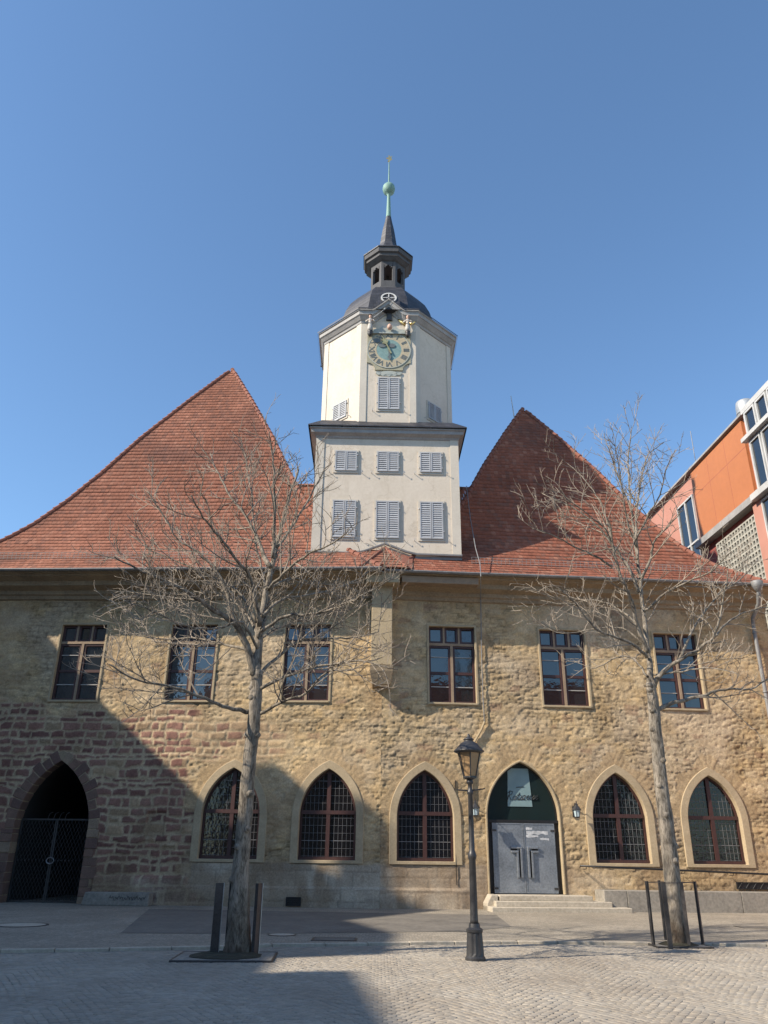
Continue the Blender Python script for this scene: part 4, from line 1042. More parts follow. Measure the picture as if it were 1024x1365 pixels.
# painted cresting above, cartouche below
b = MB(); b.xf = T
b.prism([(CX-0.93, 23.2), (CX+0.93, 23.2), (CX+0.8, 23.42), (CX+0.45, 23.45), (CX+0.3, 23.6), (CX, 23.5), (CX-0.3, 23.6), (CX-0.45, 23.45), (CX-0.8, 23.42)], lambda s, z: (s, -OA-0.05, z), lambda s, z: (s, -OA+0.01, z))
b.box(CX-0.98, CX+0.98, -OA-0.16, -OA, 23.13, 23.2)
b.build('cresting', 'greydial', clock)
b = MB(); b.xf = T
for i in range(11):
    a = -pi*0.12-pi*0.76*i/10
    x, z = 0.55*cos(a), 0.17*sin(a); r = 0.055+0.02*(i % 2)
    b.prism([(CX+x+r*1.3*cos(2*pi*k/9), 21.16+z+r*sin(2*pi*k/9)) for k in range(9)], lambda s, z: (s, -OA-0.045-0.01*(i % 2), z), lambda s, z: (s, -OA, z))
b.prism([(CX+0.34*cos(2*pi*k/18), 21.10+0.10*sin(2*pi*k/18)) for k in range(18)], lambda s, z: (s, -OA-0.06, z), lambda s, z: (s, -OA, z))
b.build('cartouche', 'greydial', clock)
b = MB(); b.xf = T
b.lathe([(0.01, 23.30), (0.09, 23.34), (0.12, 23.43), (0.10, 23.53), (0.05, 23.59), (0.01, 23.6)], (CX+0.02, -OA-0.2), 12); b.build('carved_head', 'skin', clock, True)
b = MB(); b.xf = T; b.box(CX-0.12, CX+0.12, -OA-0.12, -OA, 23.95, 24.33); b.box(CX-0.15, CX+0.15, -OA-0.15, -OA, 24.33, 24.38); b.box(CX-0.14, CX+0.14, -OA-0.13, -OA, 23.91, 23.95); b.build('niche_box', 'steel', clock)
b = MB(); b.xf = T; b.tube([(CX-0.72, -OA-0.25, 23.9), (CX-0.22, -OA-0.3, 24.35)], 0.018, 6); b.tube([(CX-0.25, -OA-0.3, 24.33), (CX-0.19, -OA-0.3, 24.385)], 0.04, 8); b.build('striker', 'whitemetal', clock)
def statue(x, wings, name):
    b = MB(); b.xf = T; y = -OA-0.22; z0 = 23.18
    b.cur = 0; b.lathe([(0.05, z0-0.28), (0.11, z0-0.16), (0.09, z0-0.05), (0.12, z0)], (x, y), 10)      # bracket
    b.cur = 1; b.lathe([(0.12, z0), (0.13, z0+0.15), (0.095, z0+0.36), (0.075, z0+0.44), (0.10, z0+0.56), (0.11, z0+0.63), (0.05, z0+0.69)], (x, y), 12)
    for sg in (-1, 1): b.tube([(x+sg*0.10, y, z0+0.62), (x+sg*0.19, y-0.05, z0+0.5), (x+sg*0.10, y-0.16, z0+0.47)], [0.045, 0.038, 0.028], 7)
    b.cur = 2; b.lathe([(0.03, z0+0.67), (0.04, z0+0.72), (0.065, z0+0.77), (0.07, z0+0.83), (0.05, z0+0.89), (0.01, z0+0.91)], (x, y-.01), 12)
    b.tube([(x, y-0.07, z0+0.81), (x, y-0.095, z0+0.785)], [0.012, 0.008], 5)
    for sg in (-1, 1): b.tube([(x+sg*0.10, y-0.16, z0+0.47), (x+sg*0.05, y-0.19, z0+0.48)], [0.028, 0.02], 6)
    if wings:
        b.cur = 3
        for sg in (-1, 1):
            b.prism([(x+sg*0.06, z0+0.60), (x+sg*0.2, z0+0.72), (x+sg*0.46, z0+0.84), (x+sg*0.40, z0+0.72), (x+sg*0.32, z0+0.62), (x+sg*0.2, z0+0.5), (x+sg*0.08, z0+0.45)], lambda s, z: (s, y+0.10+0.1*abs(s-x), z), lambda s, z: (s, y+0.14+0.1*abs(s-x), z))
    else:
        b.cur = 3; b.lathe([(0.1, z0+0.86), (0.105, z0+0.88), (0.06, z0+0.90), (0.05, z0+0.97), (0.01, z0+0.98)], (x, y), 12)
    return b.build(name, ['steel', 'robe', 'skin', 'gold' if wings else 'steel'], clock, True)
statue(-0.83, False, 'statue'); st = statue(0.86, True, 'statue'); st['label'] = 'winged angel figure with golden wings and white robe'

# ------------------------------------------------------------------ ground
b = MB(); b.add([(-400, -400, 0), (400, -400, 0), (400, 600, 0), (-400, 600, 0)], [(0, 1, 2, 3)])
b.build('square_ground', 'ground', None, kind='structure')
def setts():
    rs = np.random.RandomState(2); w_ = 1.5; R = w_/sqrt(2)*1.02; st = 0.108
    pos = []
    def kerb_y(x): return np.interp(x, [-30, -6.45, -3.06, -2.0, 2.8, 7.9, 30], [8.5, 15.25, 16.2, 16.75, 17.9, 17.95, 18])
    for ci in range(-7, 8):
        xc = ci*w_
        for j in range(int((18.2-7.6)/st)):
            y0 = 7.6+j*st
            ks = np.arange(-8, 9); a = (ks+0.5*(j % 2))*(pi/4/8)*0.97+rs.uniform(-.004, .004, len(ks))
            x = xc+R*np.sin(a); y = y0+R*(np.cos(a)-0.85)+rs.uniform(-.006, .006, len(ks))
            k = (y < kerb_y(x)-0.07) & (np.abs(x) < 10.4)
            for xx, yy, aa in zip(x[k], y[k], a[k]): pos.append((xx, yy, -aa))
    pos = np.array(pos); n = len(pos)
    hx = 0.051+rs.uniform(-.005, .003, n); hy = 0.0495+rs.uniform(-.005, .003, n)
    top = 0.008+rs.uniform(-.0035, .0035, n)+0.02*(fbm(pos[:, 0]*.5, pos[:, 1]*.5, 2)-.5); tilt = rs.uniform(-.03, .03, (n, 2)); r = pos[:, 2]+rs.uniform(-.07, .07, n)
    L = []
    for (q, zl, sc) in ((0, -0.02, 1.0), (1, -0.006, 1.0), (2, 0.0, 0.80)):
        for sx_, sy_ in ((-1, -1), (1, -1), (1, 1), (-1, 1)):
            lx, ly = sx_*hx*sc, sy_*hy*sc
            z = (top+zl+(lx*tilt[:, 0]+ly*tilt[:, 1])) if q else np.full(n, -0.02)
            L.append(np.stack([pos[:, 0]+lx*np.cos(r)-ly*np.sin(r), pos[:, 1]+lx*np.sin(r)+ly*np.cos(r), z], -1))
    V = np.stack(L, 1)       # n,12,3
    fs = [(8, 9, 10, 11)]+[(4+k, 4+(k+1) % 4, 8+(k+1) % 4, 8+k) for k in range(4)]+[(k, (k+1) % 4, 4+(k+1) % 4, 4+k) for k in range(4)]
    Q = (np.arange(n)[:, None, None]*12+np.array(fs)[None]).reshape(-1, 4)
    c = np.array([0.37, 0.335, 0.285])[None]*(0.88+0.22*rs.rand(n, 1)); warm = rs.rand(n, 1)
    c = c*(1+np.array([[0.04, 0.0, -0.05]])*(warm-.5))*0.89
    C = np.repeat(c[:, None], 12, 1).reshape(-1, 3)
    np_mesh('sett_paving', V.reshape(-1, 3), Q, C, 'sett', None, 'structure')
setts()
KP = [(-40, 6.0), (-6.45, 15.3), (-3.06, 16.25), (-2.0, 16.80), (2.8, 17.95), (7.9, 18.0), (40, 18.1)]
KZ = 0.055
b = MB(); N = len(KP)
vs = [(x, y+0.14, KZ-0.004) for x, y in KP]+[(x, 34, KZ-0.004) for x, y in KP]
b.add(vs, [(i, i+1, N+i+1, N+i) for i in range(N-1)]); b.build('pavement', 'mosaic', None, kind='structure')
b = MB(); rg = random.Random(8)
for (x0, y0), (x1, y1) in zip(KP, KP[1:]):
    d = Vector((x1-x0, y1-y0)); L = d.length; d.normalize(); nrm = Vector((-d.y, d.x)); u = 0
    while u < L-0.05:
        v = min(u+rg.uniform(0.8, 1.15), L)
        P0, P1 = Vector((x0, y0))+d*(u+.006), Vector((x0, y0))+d*(v-.006); zz_ = KZ+rg.uniform(-.004, .006); P2, P3 = P1+nrm*0.15, P0+nrm*0.15
        if -14 < P0.x < 16:
            b.add([(p.x, p.y, -0.05) for p in (P0, P1, P2, P3)]+[(p.x, p.y, zz_) for p in (P0, P1, P2, P3)], [(4, 5, 6, 7), (0, 1, 5, 4), (1, 2, 6, 5), (2, 3, 7, 6), (3, 0, 4, 7)])
        u = v
bevel(b.build('kerb', 'step', None, kind='structure'), 0.012, 2)
b = MB(); zz_ = KZ+0.001
b.add([(-5.4, 18.6, zz_), (-3, 18.7, zz_), (2.0, 20.0, zz_), (3.2, 21.4, zz_), (3.4, 25.6, zz_), (-6.9, 26.4, zz_)], [(0, 1, 2, 3, 4, 5)]); b.build('asphalt_path', 'asphalt', None, kind='structure')

for px_, py_, lab in ((446, 1252, 'dark flat iron service cover in the pavement left of the street lamp'), (1008, 1236, 'dark iron service cover in the pavement at the far right')):
    q = atz(px_, py_, KZ); r = empty('service_cover', (q.x, q.y, KZ), lab, 'service cover')
    b = MB(); b.ring([(-.45, -.3), (.45, -.3), (.45, .3), (-.45, .3)], [(-.41, -.26), (.41, -.26), (.41, .26), (-.41, .26)], lambda u, v: (q.x+u, q.y+v, KZ+.007), lambda u, v: (q.x+u, q.y+v, KZ-.01)); b.build('rim', 'steel', r)
    b = MB(); b.prism([(-.405, -.255), (.405, -.255), (.405, .255), (-.405, .255)], lambda u, v: (q.x+u, q.y+v, KZ+.005), lambda u, v: (q.x+u, q.y+v, KZ-.01)); b.build('plate', 'asphalt', r)
# ------------------------------------------------------------------ steps, ramp wall, handrail
st_ = empty('stone_steps', W(1, 4.9, 0.6, 0), 'three worn pale stone steps rising to the steel double door', 'steps')
SZ = 0.05
for i, (s0, s1, n1, z1) in enumerate(((3.35, 7.75, 1.42, 0.185), (3.55, 7.25, 1.08, 0.335), (3.75, 6.75, 0.74, 0.49))):
    b = MB(); b.prism([(s0, 0 if i == 0 else z1-0.16), (s1, 0 if i == 0 else z1-0.16), (s1, z1), (s0, z1)], F(1, n1), F(1, -0.8 if i == 2 else 0.02)); bevel(b.build('step', 'step', st_), 0.02, 3)
b = MB(); b.prism([(3.35, 0.02), (3.70, 0.02), (3.70, 0.50), (3.50, 0.50), (3.35, 0.25)], F(1, 0.72), F(1, 0.02)); bevel(b.build('cheek_stone', 'step', st_), 0.02, 2)
rw = empty('ramp_wall', W(1, 10.5, 1.0, 0), 'low grey granite slab wall of the ramp right of the door steps', 'low wall')
s_ = 7.05; rg = random.Random(3); ws = [0.75, 1.75, 2.0, 2.0, 1.3, 1.5, 2.0, 2.0]
for i, wd in enumerate(ws):
    b = MB(); zt = 0.66-0.006*i
    b.prism([(s_+.008, 0.0), (s_+wd-.008, 0.0), (s_+wd-.008, zt), (s_+.008, zt)], F(1, 0.96+rg.uniform(-.008, .008)), F(1, 0.70)); bevel(b.build('slab', 'granite', rw), 0.012, 2)
    s_ += wd
b = MB(); b.prism([(7.06, 0.0), (20, 0.0), (20, 0.62), (7.06, 0.66)], F(1, 0.71), F(1, 0.03)); b.build('ramp_deck', 'granite', rw)
b = MB(); 
b.ring([(11.9, 0.70), (13.9, 0.70), (13.9, 0.92), (11.9, 0.92)], [(11.93, 0.73), (13.87, 0.73), (13.87, 0.89), (11.93, 0.89)], F(1, 0.06), F(1, 0.02))
b.prism([(11.92, 0.72), (13.88, 0.72), (13.88, 0.90), (11.92, 0.90)], F(1, 0.035), F(1, 0.02))
for k in range(8): b.tube([W(1, 11.95+k*.25, 0.05, 0.72), W(1, 12.1+k*.25, 0.05, 0.9)], 0.012, 5)
b.build('basement_grille', 'black', hall)
hr = empty('handrail', W(1, 10.4, 0.4, 0.9), 'thin black handrail on wall brackets sloping above the ramp right of the door', 'handrail')
def hz(s): return 1.36-(s-6.6)*0.030
b = MB(); pts = [W(1, s, 0.34, hz(s)) for s in (6.55, 8, 10, 12, 14, 16, 18, 20)]; b.tube(pts, 0.03, 8); b.tube([W(1, 6.55, 0.34, hz(6.55)), W(1, 6.62, 0.05, hz(6.6)-0.05)], 0.014, 6); b.build('rail', 'black', hr, True)
for s in (6.75, 8.4, 10.05, 11.7, 13.4, 15):
    b = MB(); b.tube([W(1, s, 0.34, hz(s)-0.02), W(1, s, 0.33, hz(s)-0.08), W(1, s, 0.04, hz(s)-0.10)], 0.011, 6); b.build('bracket', 'black', hr)

# stone block with scrawl by the gate
bl = empty('stone_block', W(-1, -8.35, 0.5, 0.05), 'long low dark stone block with faint scrawl lying beside the gate', 'stone block')
b = MB(); b.prism([(-9.45, 0.05), (-7.28, 0.05), (-7.28, 0.43), (-9.36, 0.43)], F(-1, 0.62), F(-1, 0.16)); bevel(b.build('block', 'granite', bl), 0.025, 3)
b = MB(); rg = random.Random(5); pts = []
for i in range(46):
    x = -8.55+i*0.026; pts.append(W(-1, x+0.02*sin(i*2.1), 0.628, 0.27+0.05*sin(i*1.7)+0.03*sin(i*0.6)+rg.uniform(-.015, .015)))
b.tube(pts, 0.007, 4); b.build('scrawl', 'ink', bl)

# transom sign, the shop name written by hand
sg_ = empty('door_sign', W(1, 4.83, -0.2, 3.6), 'grey green sign with script lettering behind the glass above the steel door', 'sign')
b = MB(); b.prism([(4.36, 3.18), (5.22, 3.18), (5.14, 4.42), (4.42, 4.42)], F(1, -0.198), F(1, -0.211)); b.build('board', 'posterblue', sg_)
SCRIPT = {'R': ([[(0.1, 0), (0.25, 1.0)], [(0.0, 0.8), (0.25, 1.05), (0.55, 1.0), (0.55, 0.7), (0.22, 0.5), (0.6, 0.0), (0.75, 0.05)]], 0.72),
          'a': ([[(0.42, 0.42), (0.25, 0.5), (0.08, 0.3), (0.08, 0.08), (0.22, 0.0), (0.38, 0.2), (0.44, 0.5), (0.42, 0.08), (0.56, 0.05)]], 0.52),
          't': ([[(0.24, 0.85), (0.12, 0.15), (0.2, 0.0), (0.36, 0.1)], [(0.0, 0.55), (0.4, 0.6)]], 0.36),
          's': ([[(0.05, 0.1), (0.3, 0.5), (0.36, 0.2), (0.25, 0.0), (0.05, 0.04)], [(0.3, 0.05), (0.46, 0.12)]], 0.42),
          'z': ([[(0.02, 0.44), (0.18, 0.52), (0.34, 0.48), (0.02, 0.02), (0.2, 0.05), (0.42, 0.0)]], 0.45),
          'e': ([[(0.05, 0.2), (0.32, 0.34), (0.26, 0.5), (0.1, 0.4), (0.08, 0.1), (0.22, 0.0), (0.42, 0.14)]], 0.42),
          'i': ([[(0.1, 0.5), (0.06, 0.1), (0.14, 0.0), (0.28, 0.12)], [(0.13, 0.7), (0.15, 0.74)]], 0.27)}
ux = 4.33; k_ = 0.272
for ch in 'Ratszeise':
    strokes, adv = SCRIPT[ch]; b = MB()
    for stk in strokes:
        b.tube([W(1, ux+(x+0.25*y)*k_, -0.193, 3.38+y*k_*1.05+0.03*(ux-4.3)) for x, y in stk], 0.0125, 5)
    b.build('letter', 'ink', sg_); ux += adv*k_
b = MB(); b.tube([W(1, 4.68, -0.193, 3.80), W(1, 4.95, -0.193, 3.82)], 0.012, 5); b.build('stroke', 'ink', sg_)

# wall lanterns
def wall_lamp(s):
    r = empty('wall_lantern', W(1, s, 0.0, 3.0))
    c = W(1, s, 0.36, 0)[:2]
    b = MB(); b.lathe([(0.085, 2.86), (0.115, 3.06), (0.118, 3.07)], c, 6); b.build('lamp_glass', 'bluelamp', r)
    b = MB(); b.lathe([(0.16, 3.07), (0.15, 3.10), (0.075, 3.19), (0.05, 3.22), (0.05, 3.26), (0.02, 3.28), (0.012, 3.36)], c, 6); b.lathe([(0.06, 2.82), (0.09, 2.86)], c, 6)
    for k in range(6): 
        a = k*pi/3; b.tube([(c[0]+.088*cos(a), c[1]+.088*sin(a), 2.86), (c[0]+.118*cos(a), c[1]+.118*sin(a), 3.07)], .008, 4)
    b.build('lamp_cap', 'lampiron', r)
    b = MB(); b.tube([W(1, s, 0.36, 3.26), W(1, s, 0.2, 3.30), W(1, s, 0.06, 3.16), W(1, s, 0.03, 2.98)], 0.014, 6); b.prism([(s-.05, 2.85), (s+.05, 2.85), (s+.05, 3.2), (s-.05, 3.2)], F(1, .05), F(1, .01)); b.build('bracket', 'lampiron', r)
    return r
tag(wall_lamp(3.14), 'small pale wall lantern left of the steel door, partly behind the street lamp', 'wall lamp', 'lanterns beside the door')
tag(wall_lamp(6.58), 'small pale blue lantern on the wall right of the steel door', 'wall lamp', 'lanterns beside the door')

# ------------------------------------------------------------------ street lamp
LX, LY = 1.62, 15.05
lamp = empty('street_lamp', (LX, LY, 0), 'black cast iron street lamp with amber glass lantern standing in front of the town hall', 'street lamp')
b = MB(); n = 24
prof = [(0.172, 0.0), (0.172, 0.05), (0.150, 0.07), (0.148, 0.12), (0.128, 0.42), (0.140, 0.43), (0.142, 0.47), (0.10, 0.50), (0.088, 0.56)]
vs = []
for r_, z in prof:
    for k in range(n):
        q = 2*pi*k/n; rr_ = r_*(1-0.07*(k % 2) if 0.07 < z < 0.43 else 1); vs.append((LX+rr_*cos(q), LY+rr_*sin(q), z))
b.add(vs, [(i*n+k, i*n+(k+1) % n, (i+1)*n+(k+1) % n, (i+1)*n+k) for i in range(len(prof)-1) for k in range(n)])
b.build('lamp_base', 'lampiron', lamp)
b = MB(); b.lathe([(0.075, 0.55), (0.066, 0.62), (0.058, 1.55), (0.072, 1.57), (0.078, 1.62), (0.066, 1.66), (0.05, 1.70), (0.042, 2.62), (0.058, 2.64), (0.058, 2.68), (0.04, 2.70), (0.038, 2.80), (0.06, 2.82), (0.065, 2.85), (0.05, 2.87), (0.05, 2.90), (0.10, 2.92)], (LX, LY), 16); b.build('post', 'lampiron', lamp, True)
b = MB(); b.tube([(LX-0.25, LY, 2.705), (LX, LY, 2.69), (LX+0.27, LY, 2.73)], [0.012, 0.018, 0.01], 6); b.build('ladder_bar', 'lampiron', lamp)
b = MB(); b.lathe([(0.118, 2.93), (0.215, 3.36)], (LX, LY), 6, pi/6, False, False); b.build('lantern_glass', 'lantern', lamp)
b = MB(); b.lathe([(0.06, 2.88), (0.135, 2.91), (0.135, 2.935), (0.11, 2.945)], (LX, LY), 6, pi/6)
for k in range(6):
    a = pi/6+k*pi/3; b.tube([(LX+.122*cos(a), LY+.122*sin(a), 2.93), (LX+.222*cos(a), LY+.222*sin(a), 3.37)], .011, 5)
b.build('lantern_frame', 'lampiron', lamp)
b = MB(); b.lathe([(0.225, 3.345), (0.285, 3.37), (0.275, 3.39), (0.22, 3.44), (0.15, 3.52), (0.09, 3.555), (0.08, 3.575), (0.10, 3.585), (0.095, 3.60), (0.04, 3.63), (0.025, 3.65), (0.03, 3.67), (0.01, 3.69)], (LX, LY), 18); b.build('lantern_cap', 'lampiron', lamp, True)

# ------------------------------------------------------------------ trees
UP = Vector((0, 0, 1))
class Tree:
    def __init__(s, seed): s.r = random.Random(seed); s.limb = MB(); s.tw = MB(); s.n = 0
    def smooth(s, pts, k=4, jit=0.0):
        out = []
        P_ = [pts[0]]+pts+[pts[-1]]
        for i in range(1, len(P_)-2):
            for j in range(k):
                t = j/k; p0, p1, p2, p3 = P_[i-1], P_[i], P_[i+1], P_[i+2]
                q = 0.5*((2*p1)+(p2-p0)*t+(2*p0-5*p1+4*p2-p3)*t*t+(3*p1-p0-3*p2+p3)*t**3)
                if jit: q = q+Vector((s.r.uniform(-jit, jit), s.r.uniform(-jit, jit), s.r.uniform(-jit, jit)))
                out.append(q)
        out.append(pts[-1]); return out
    def main(s, pts, r0, r1, spawn=True, lev=1, dens=1.0, start=0.2):
        p = s.smooth(pts, 4, 0.018); n = len(p)
        r0 *= 0.80; rad = [r0+(r1-r0)*(i/(n-1))**0.75 for i in range(n)]
        s.limb.tube(p, rad, 8)
        if spawn: s.spawn(p, rad, lev, dens, start)
    def spawn(s, p, rad, lev, dens=1.0, start=0.2):
        R = s.r
        cum = [0]
        for a, b_ in zip(p, p[1:]): cum.append(cum[-1]+(b_-a).length)
        L = cum[-1]
        gap = {1: 0.19, 2: 0.13, 3: 0.13}[lev]/dens
        u = L*start+R.random()*gap; side = 1
        while u < L:
            i = max(k for k in range(len(cum)) if cum[k] <= u); i = min(i, len(p)-2)
            f = (u-cum[i])/max(1e-6, cum[i+1]-cum[i]); q = p[i].lerp(p[i+1], f); t = (p[i+1]-p[i]).normalized()
            ax = t.orthogonal().normalized(); ax.rotate(Matrix.Rotation(R.uniform(0, 2*pi), 3, t))
            ang = radians(R.uniform(28, 62)); d = t*cos(ang)+ax*sin(ang)
            d = (d+UP*R.uniform(0.0, 0.35)).normalized()
            fr = u/L
            Lb = {1: R.uniform(0.6, 1.75), 2: R.uniform(0.2, 0.8), 3: R.uniform(0.10, 0.32)}[lev]*(1-0.45*fr)
            r0 = {1: min(0.0175, rad[i]*0.6), 2: 0.0078, 3: 0.0052}[lev]
            seg = {1: 7, 2: 5, 3: 3}[lev]; pts = [q]; dd = d
            bend = Vector((R.uniform(-1, 1), R.uniform(-1, 1), R.uniform(-0.2, 1.0)))*{1: 0.10, 2: 0.16, 3: 0.2}[lev]
            for _ in range(seg):
                dd = (dd+bend+Vector((R.uniform(-1, 1), R.uniform(-1, 1), R.uniform(-1, 1)))*0.10).normalized()
                pts.append(pts[-1]+dd*(Lb/seg))
            rr_ = [r0+({1: 0.0055, 2: 0.0042, 3: 0.0034}[lev]-r0)*k/seg for k in range(seg+1)]
            s.tw.tube(pts, rr_, 5 if lev == 1 else 3, cap=False); s.n += 1
            if lev < 3: s.spawn(pts, rr_, lev+1, dens, 0.22)
            u += gap*R.uniform(0.6, 1.4)*(1.0 if lev > 1 else 1.0)
def grow_tree(name, label, base, px, Y, trunk, limbs, seed, dens):
    tr = Tree(seed); R = tr.r
    root = empty(name, base, label, 'tree', 'bare trees in front of the town hall')
    b = MB()
    tp = [at(x, y, Y) for x, y, _ in trunk]; tp[0] = Vector(base)
    rd = [wd for _, _, wd in trunk]
    p = tr.smooth(tp, 5, 0.01); n = len(p); rad = []
    for i in range(n):
        f = i/(n-1)*(len(rd)-1); k = min(int(f), len(rd)-2); rad.append(rd[k]+(rd[k+1]-rd[k])*(f-k))
    # trunk with slightly lobed section
    vs = []; N = 20
    for i, q in enumerate(p):
        for k in range(N):
            a = 2*pi*k/N; rr_ = rad[i]*(1+0.05*sin(3*a+q.z*0.7)+0.03*sin(5*a-q.z*2)+0.03*float(vn(k*.8, q.z*3.0, seed)-.5)*2)
            vs.append((q.x+rr_*cos(a), q.y+rr_*sin(a), q.z))
    b.add(vs, [(i*N+k, i*N+(k+1) % N, (i+1)*N+(k+1) % N, (i+1)*N+k) for i in range(n-1) for k in range(N)])
    # branch collars / knots
    for i in range(9):
        kk = R.randrange(n//3, n-2); q = p[kk]; a = R.uniform(pi, 2*pi); rr_ = rad[kk]*1.02
        b.tube([q+Vector((0.05*cos(a), .05*sin(a), 0)), q+Vector((rr_*1.2*cos(a), rr_*1.2*sin(a), 0.05))], [0.09, 0.05], 8)
    trunk_o = b.build('trunk', 'bark', root, True)
    for L in limbs:
        pts, r0, r1, dep = L[:4]; st = L[4] if len(L) > 4 else 0.18
        dep *= 1.9; m = len(pts); w3 = [at(x, y, Y+dep*(i/(m-1))**1.1) for i, (x, y) in enumerate(pts)]
        tr.main(w3, r0, r1, True, 1, dens, st)
    ob = tr.limb.build('limbs', 'bark', root, True)
    oc = tr.tw.build('crown', 'twig', root)
    print(name, tr.n, 'twigs', len(tr.tw.v))
    return root
T1 = [([(341, 900), (345, 848), (349, 817), (357, 780), (363, 752), (368, 728), (378, 691), (388, 655), (398, 625)], 0.13, 0.02, 0.6),
      ([(361, 755), (348, 731), (335, 700), (308, 663), (292, 632), (280, 605)], 0.06, 0.012, 0.9),
      ([(341, 905), (323, 848), (305, 826), (280, 811), (255, 792), (221, 774), (181, 757), (152, 742)], 0.10, 0.012, -0.9),
      ([(317, 842), (309, 815), (298, 775), (283, 755), (261, 734), (237, 718), (214, 680), (196, 655)], 0.05, 0.01, -0.2),
      ([(347, 835), (335, 774), (317, 749), (292, 715), (270, 690), (255, 660)], 0.06, 0.012, -1.1),
      ([(364, 745), (366, 700), (366, 650), (364, 611), (359, 575)], 0.055, 0.01, -0.5),
      ([(368, 730), (388, 705), (410, 668), (424, 640), (440, 615)], 0.045, 0.01, 0.2),
      ([(357, 785), (378, 765), (405, 742), (437, 728), (465, 706)], 0.05, 0.01, -1.0),
      ([(333, 949), (305, 943), (274, 931), (234, 917), (182, 906), (145, 885)], 0.06, 0.012, -0.8, 0.35),
      ([(274, 931), (240, 922), (205, 922), (160, 920)], 0.022, 0.008, -0.3, 0.4),
      ([(344, 905), (361, 884), (396, 856), (438, 850), (470, 850), (505, 842)], 0.055, 0.01, 0.5),
      ([(344, 920), (379, 902), (428, 888), (481, 882), (530, 892)], 0.05, 0.01, -0.7),
      ([(344, 952), (375, 937), (410, 923), (432, 898), (470, 893)], 0.045, 0.01, -1.2),
      ([(350, 822), (375, 800), (410, 793), (456, 782), (500, 758)], 0.05, 0.01, 0.9),
      ([(348, 842), (382, 821), (424, 818), (470, 800), (525, 770)], 0.05, 0.01, -0.4),
      ([(340, 870), (318, 862), (292, 858), (255, 850), (205, 852), (160, 838)], 0.045, 0.01, 0.9),
      ([(345, 850), (330, 820), (300, 795), (262, 800), (215, 795), (175, 790)], 0.04, 0.01, 1.4),
      ([(345, 848), (356, 812), (352, 770), (340, 720), (336, 660), (325, 600)], 0.055, 0.01, 1.2),
      ([(355, 785), (395, 770), (430, 790), (462, 830)], 0.035, 0.008, 1.2),
      ([(340, 880), (350, 850), (392, 830), (450, 815), (498, 805)], 0.04, 0.01, 1.4),
      ([(343, 865), (322, 830), (290, 838), (250, 835), (205, 815), (165, 800)], 0.04, 0.01, -1.5),
      ([(343, 830), (320, 790), (285, 770), (245, 752), (205, 735), (175, 715)], 0.04, 0.01, 0.5),
      ]
base1 = atz(316, 1275)
grow_tree('bare_tree', 'larger bare tree left of the street lamp, thick trunk between dark steel guards', base1, None, base1.y,
          [(316, 1275, 0.265), (318, 1245, 0.20), (319, 1200, 0.168), (321, 1150, 0.142), (330, 1040, 0.128), (338, 970, 0.122), (342, 925, 0.118), (343, 893, 0.10)], T1, 11, 0.98)
T2 = [([(868, 912), (865, 880), (862, 850), (858, 815), (854, 780), (850, 748), (845, 705), (840, 660), (838, 610), (842, 572)], 0.10, 0.012, 0.6),
      ([(864, 870), (852, 838), (843, 805), (838, 790), (828, 770), (820, 740), (815, 715), (810, 690)], 0.075, 0.015, -0.5),
      ([(871, 915), (880, 900), (905, 880), (931, 865), (951, 848), (961, 818), (970, 760)], 0.085, 0.014, -0.6),
      ([(872, 950), (898, 937), (931, 929), (967, 919), (1000, 919), (1026, 903)], 0.07, 0.014, 0.3, 0.3),
      ([(862, 875), (855, 868), (830, 852), (797, 841), (778, 818), (755, 792), (735, 780)], 0.055, 0.01, -0.8),
      ([(862, 902), (847, 880), (827, 875), (800, 888), (785, 892)], 0.035, 0.01, 0.8),
      ([(852, 790), (840, 760), (817, 726), (795, 700), (775, 684), (755, 672), (738, 666)], 0.055, 0.01, 0.1),
      ([(820, 742), (812, 712), (790, 690), (760, 668), (745, 650)], 0.03, 0.008, -0.8),
      ([(815, 720), (808, 690), (795, 660), (775, 635), (756, 617)], 0.035, 0.008, 0.6),
      ([(815, 755), (795, 742), (765, 728), (735, 712), (710, 705)], 0.04, 0.008, -0.9),
      ([(856, 772), (868, 740), (873, 720), (893, 700), (910, 680)], 0.05, 0.01, -0.4),
      ([(850, 745), (848, 690), (855, 640), (865, 605), (885, 590)], 0.045, 0.01, 0.9),
      ([(845, 690), (830, 650), (815, 610), (805, 578)], 0.035, 0.008, 0.3),
      ([(848, 720), (862, 690), (880, 660), (888, 625), (900, 600)], 0.035, 0.008, -0.8),
      ([(951, 850), (975, 825), (1000, 815), (1030, 808)], 0.04, 0.01, 0.5),
      ([(905, 880), (930, 830), (960, 790), (990, 770), (1010, 745)], 0.045, 0.01, 0.9),
      ([(858, 815), (890, 790), (920, 775), (950, 760), (975, 735)], 0.045, 0.01, -0.9),
      ([(853, 840), (830, 815), (795, 800), (755, 805), (720, 800)], 0.04, 0.008, 0.7),
      ([(858, 858), (830, 838), (790, 838), (750, 845), (715, 828)], 0.035, 0.008, 0.4),
      ([(872, 900), (910, 895), (950, 890), (985, 900)], 0.03, 0.008, -0.8),
      ([(850, 730), (835, 690), (828, 640), (820, 600)], 0.035, 0.008, -0.6),
      ]
base2 = atz(905, 1262)
grow_tree('bare_tree', 'slimmer bare tree at the right beside the granite ramp wall', base2, None, base2.y,
          [(905, 1262, 0.21), (903, 1240, 0.172), (894, 1150, 0.158), (882, 1050, 0.142), (874, 975, 0.128), (870, 935, 0.118), (867, 905, 0.09)], T2, 29, 0.78)

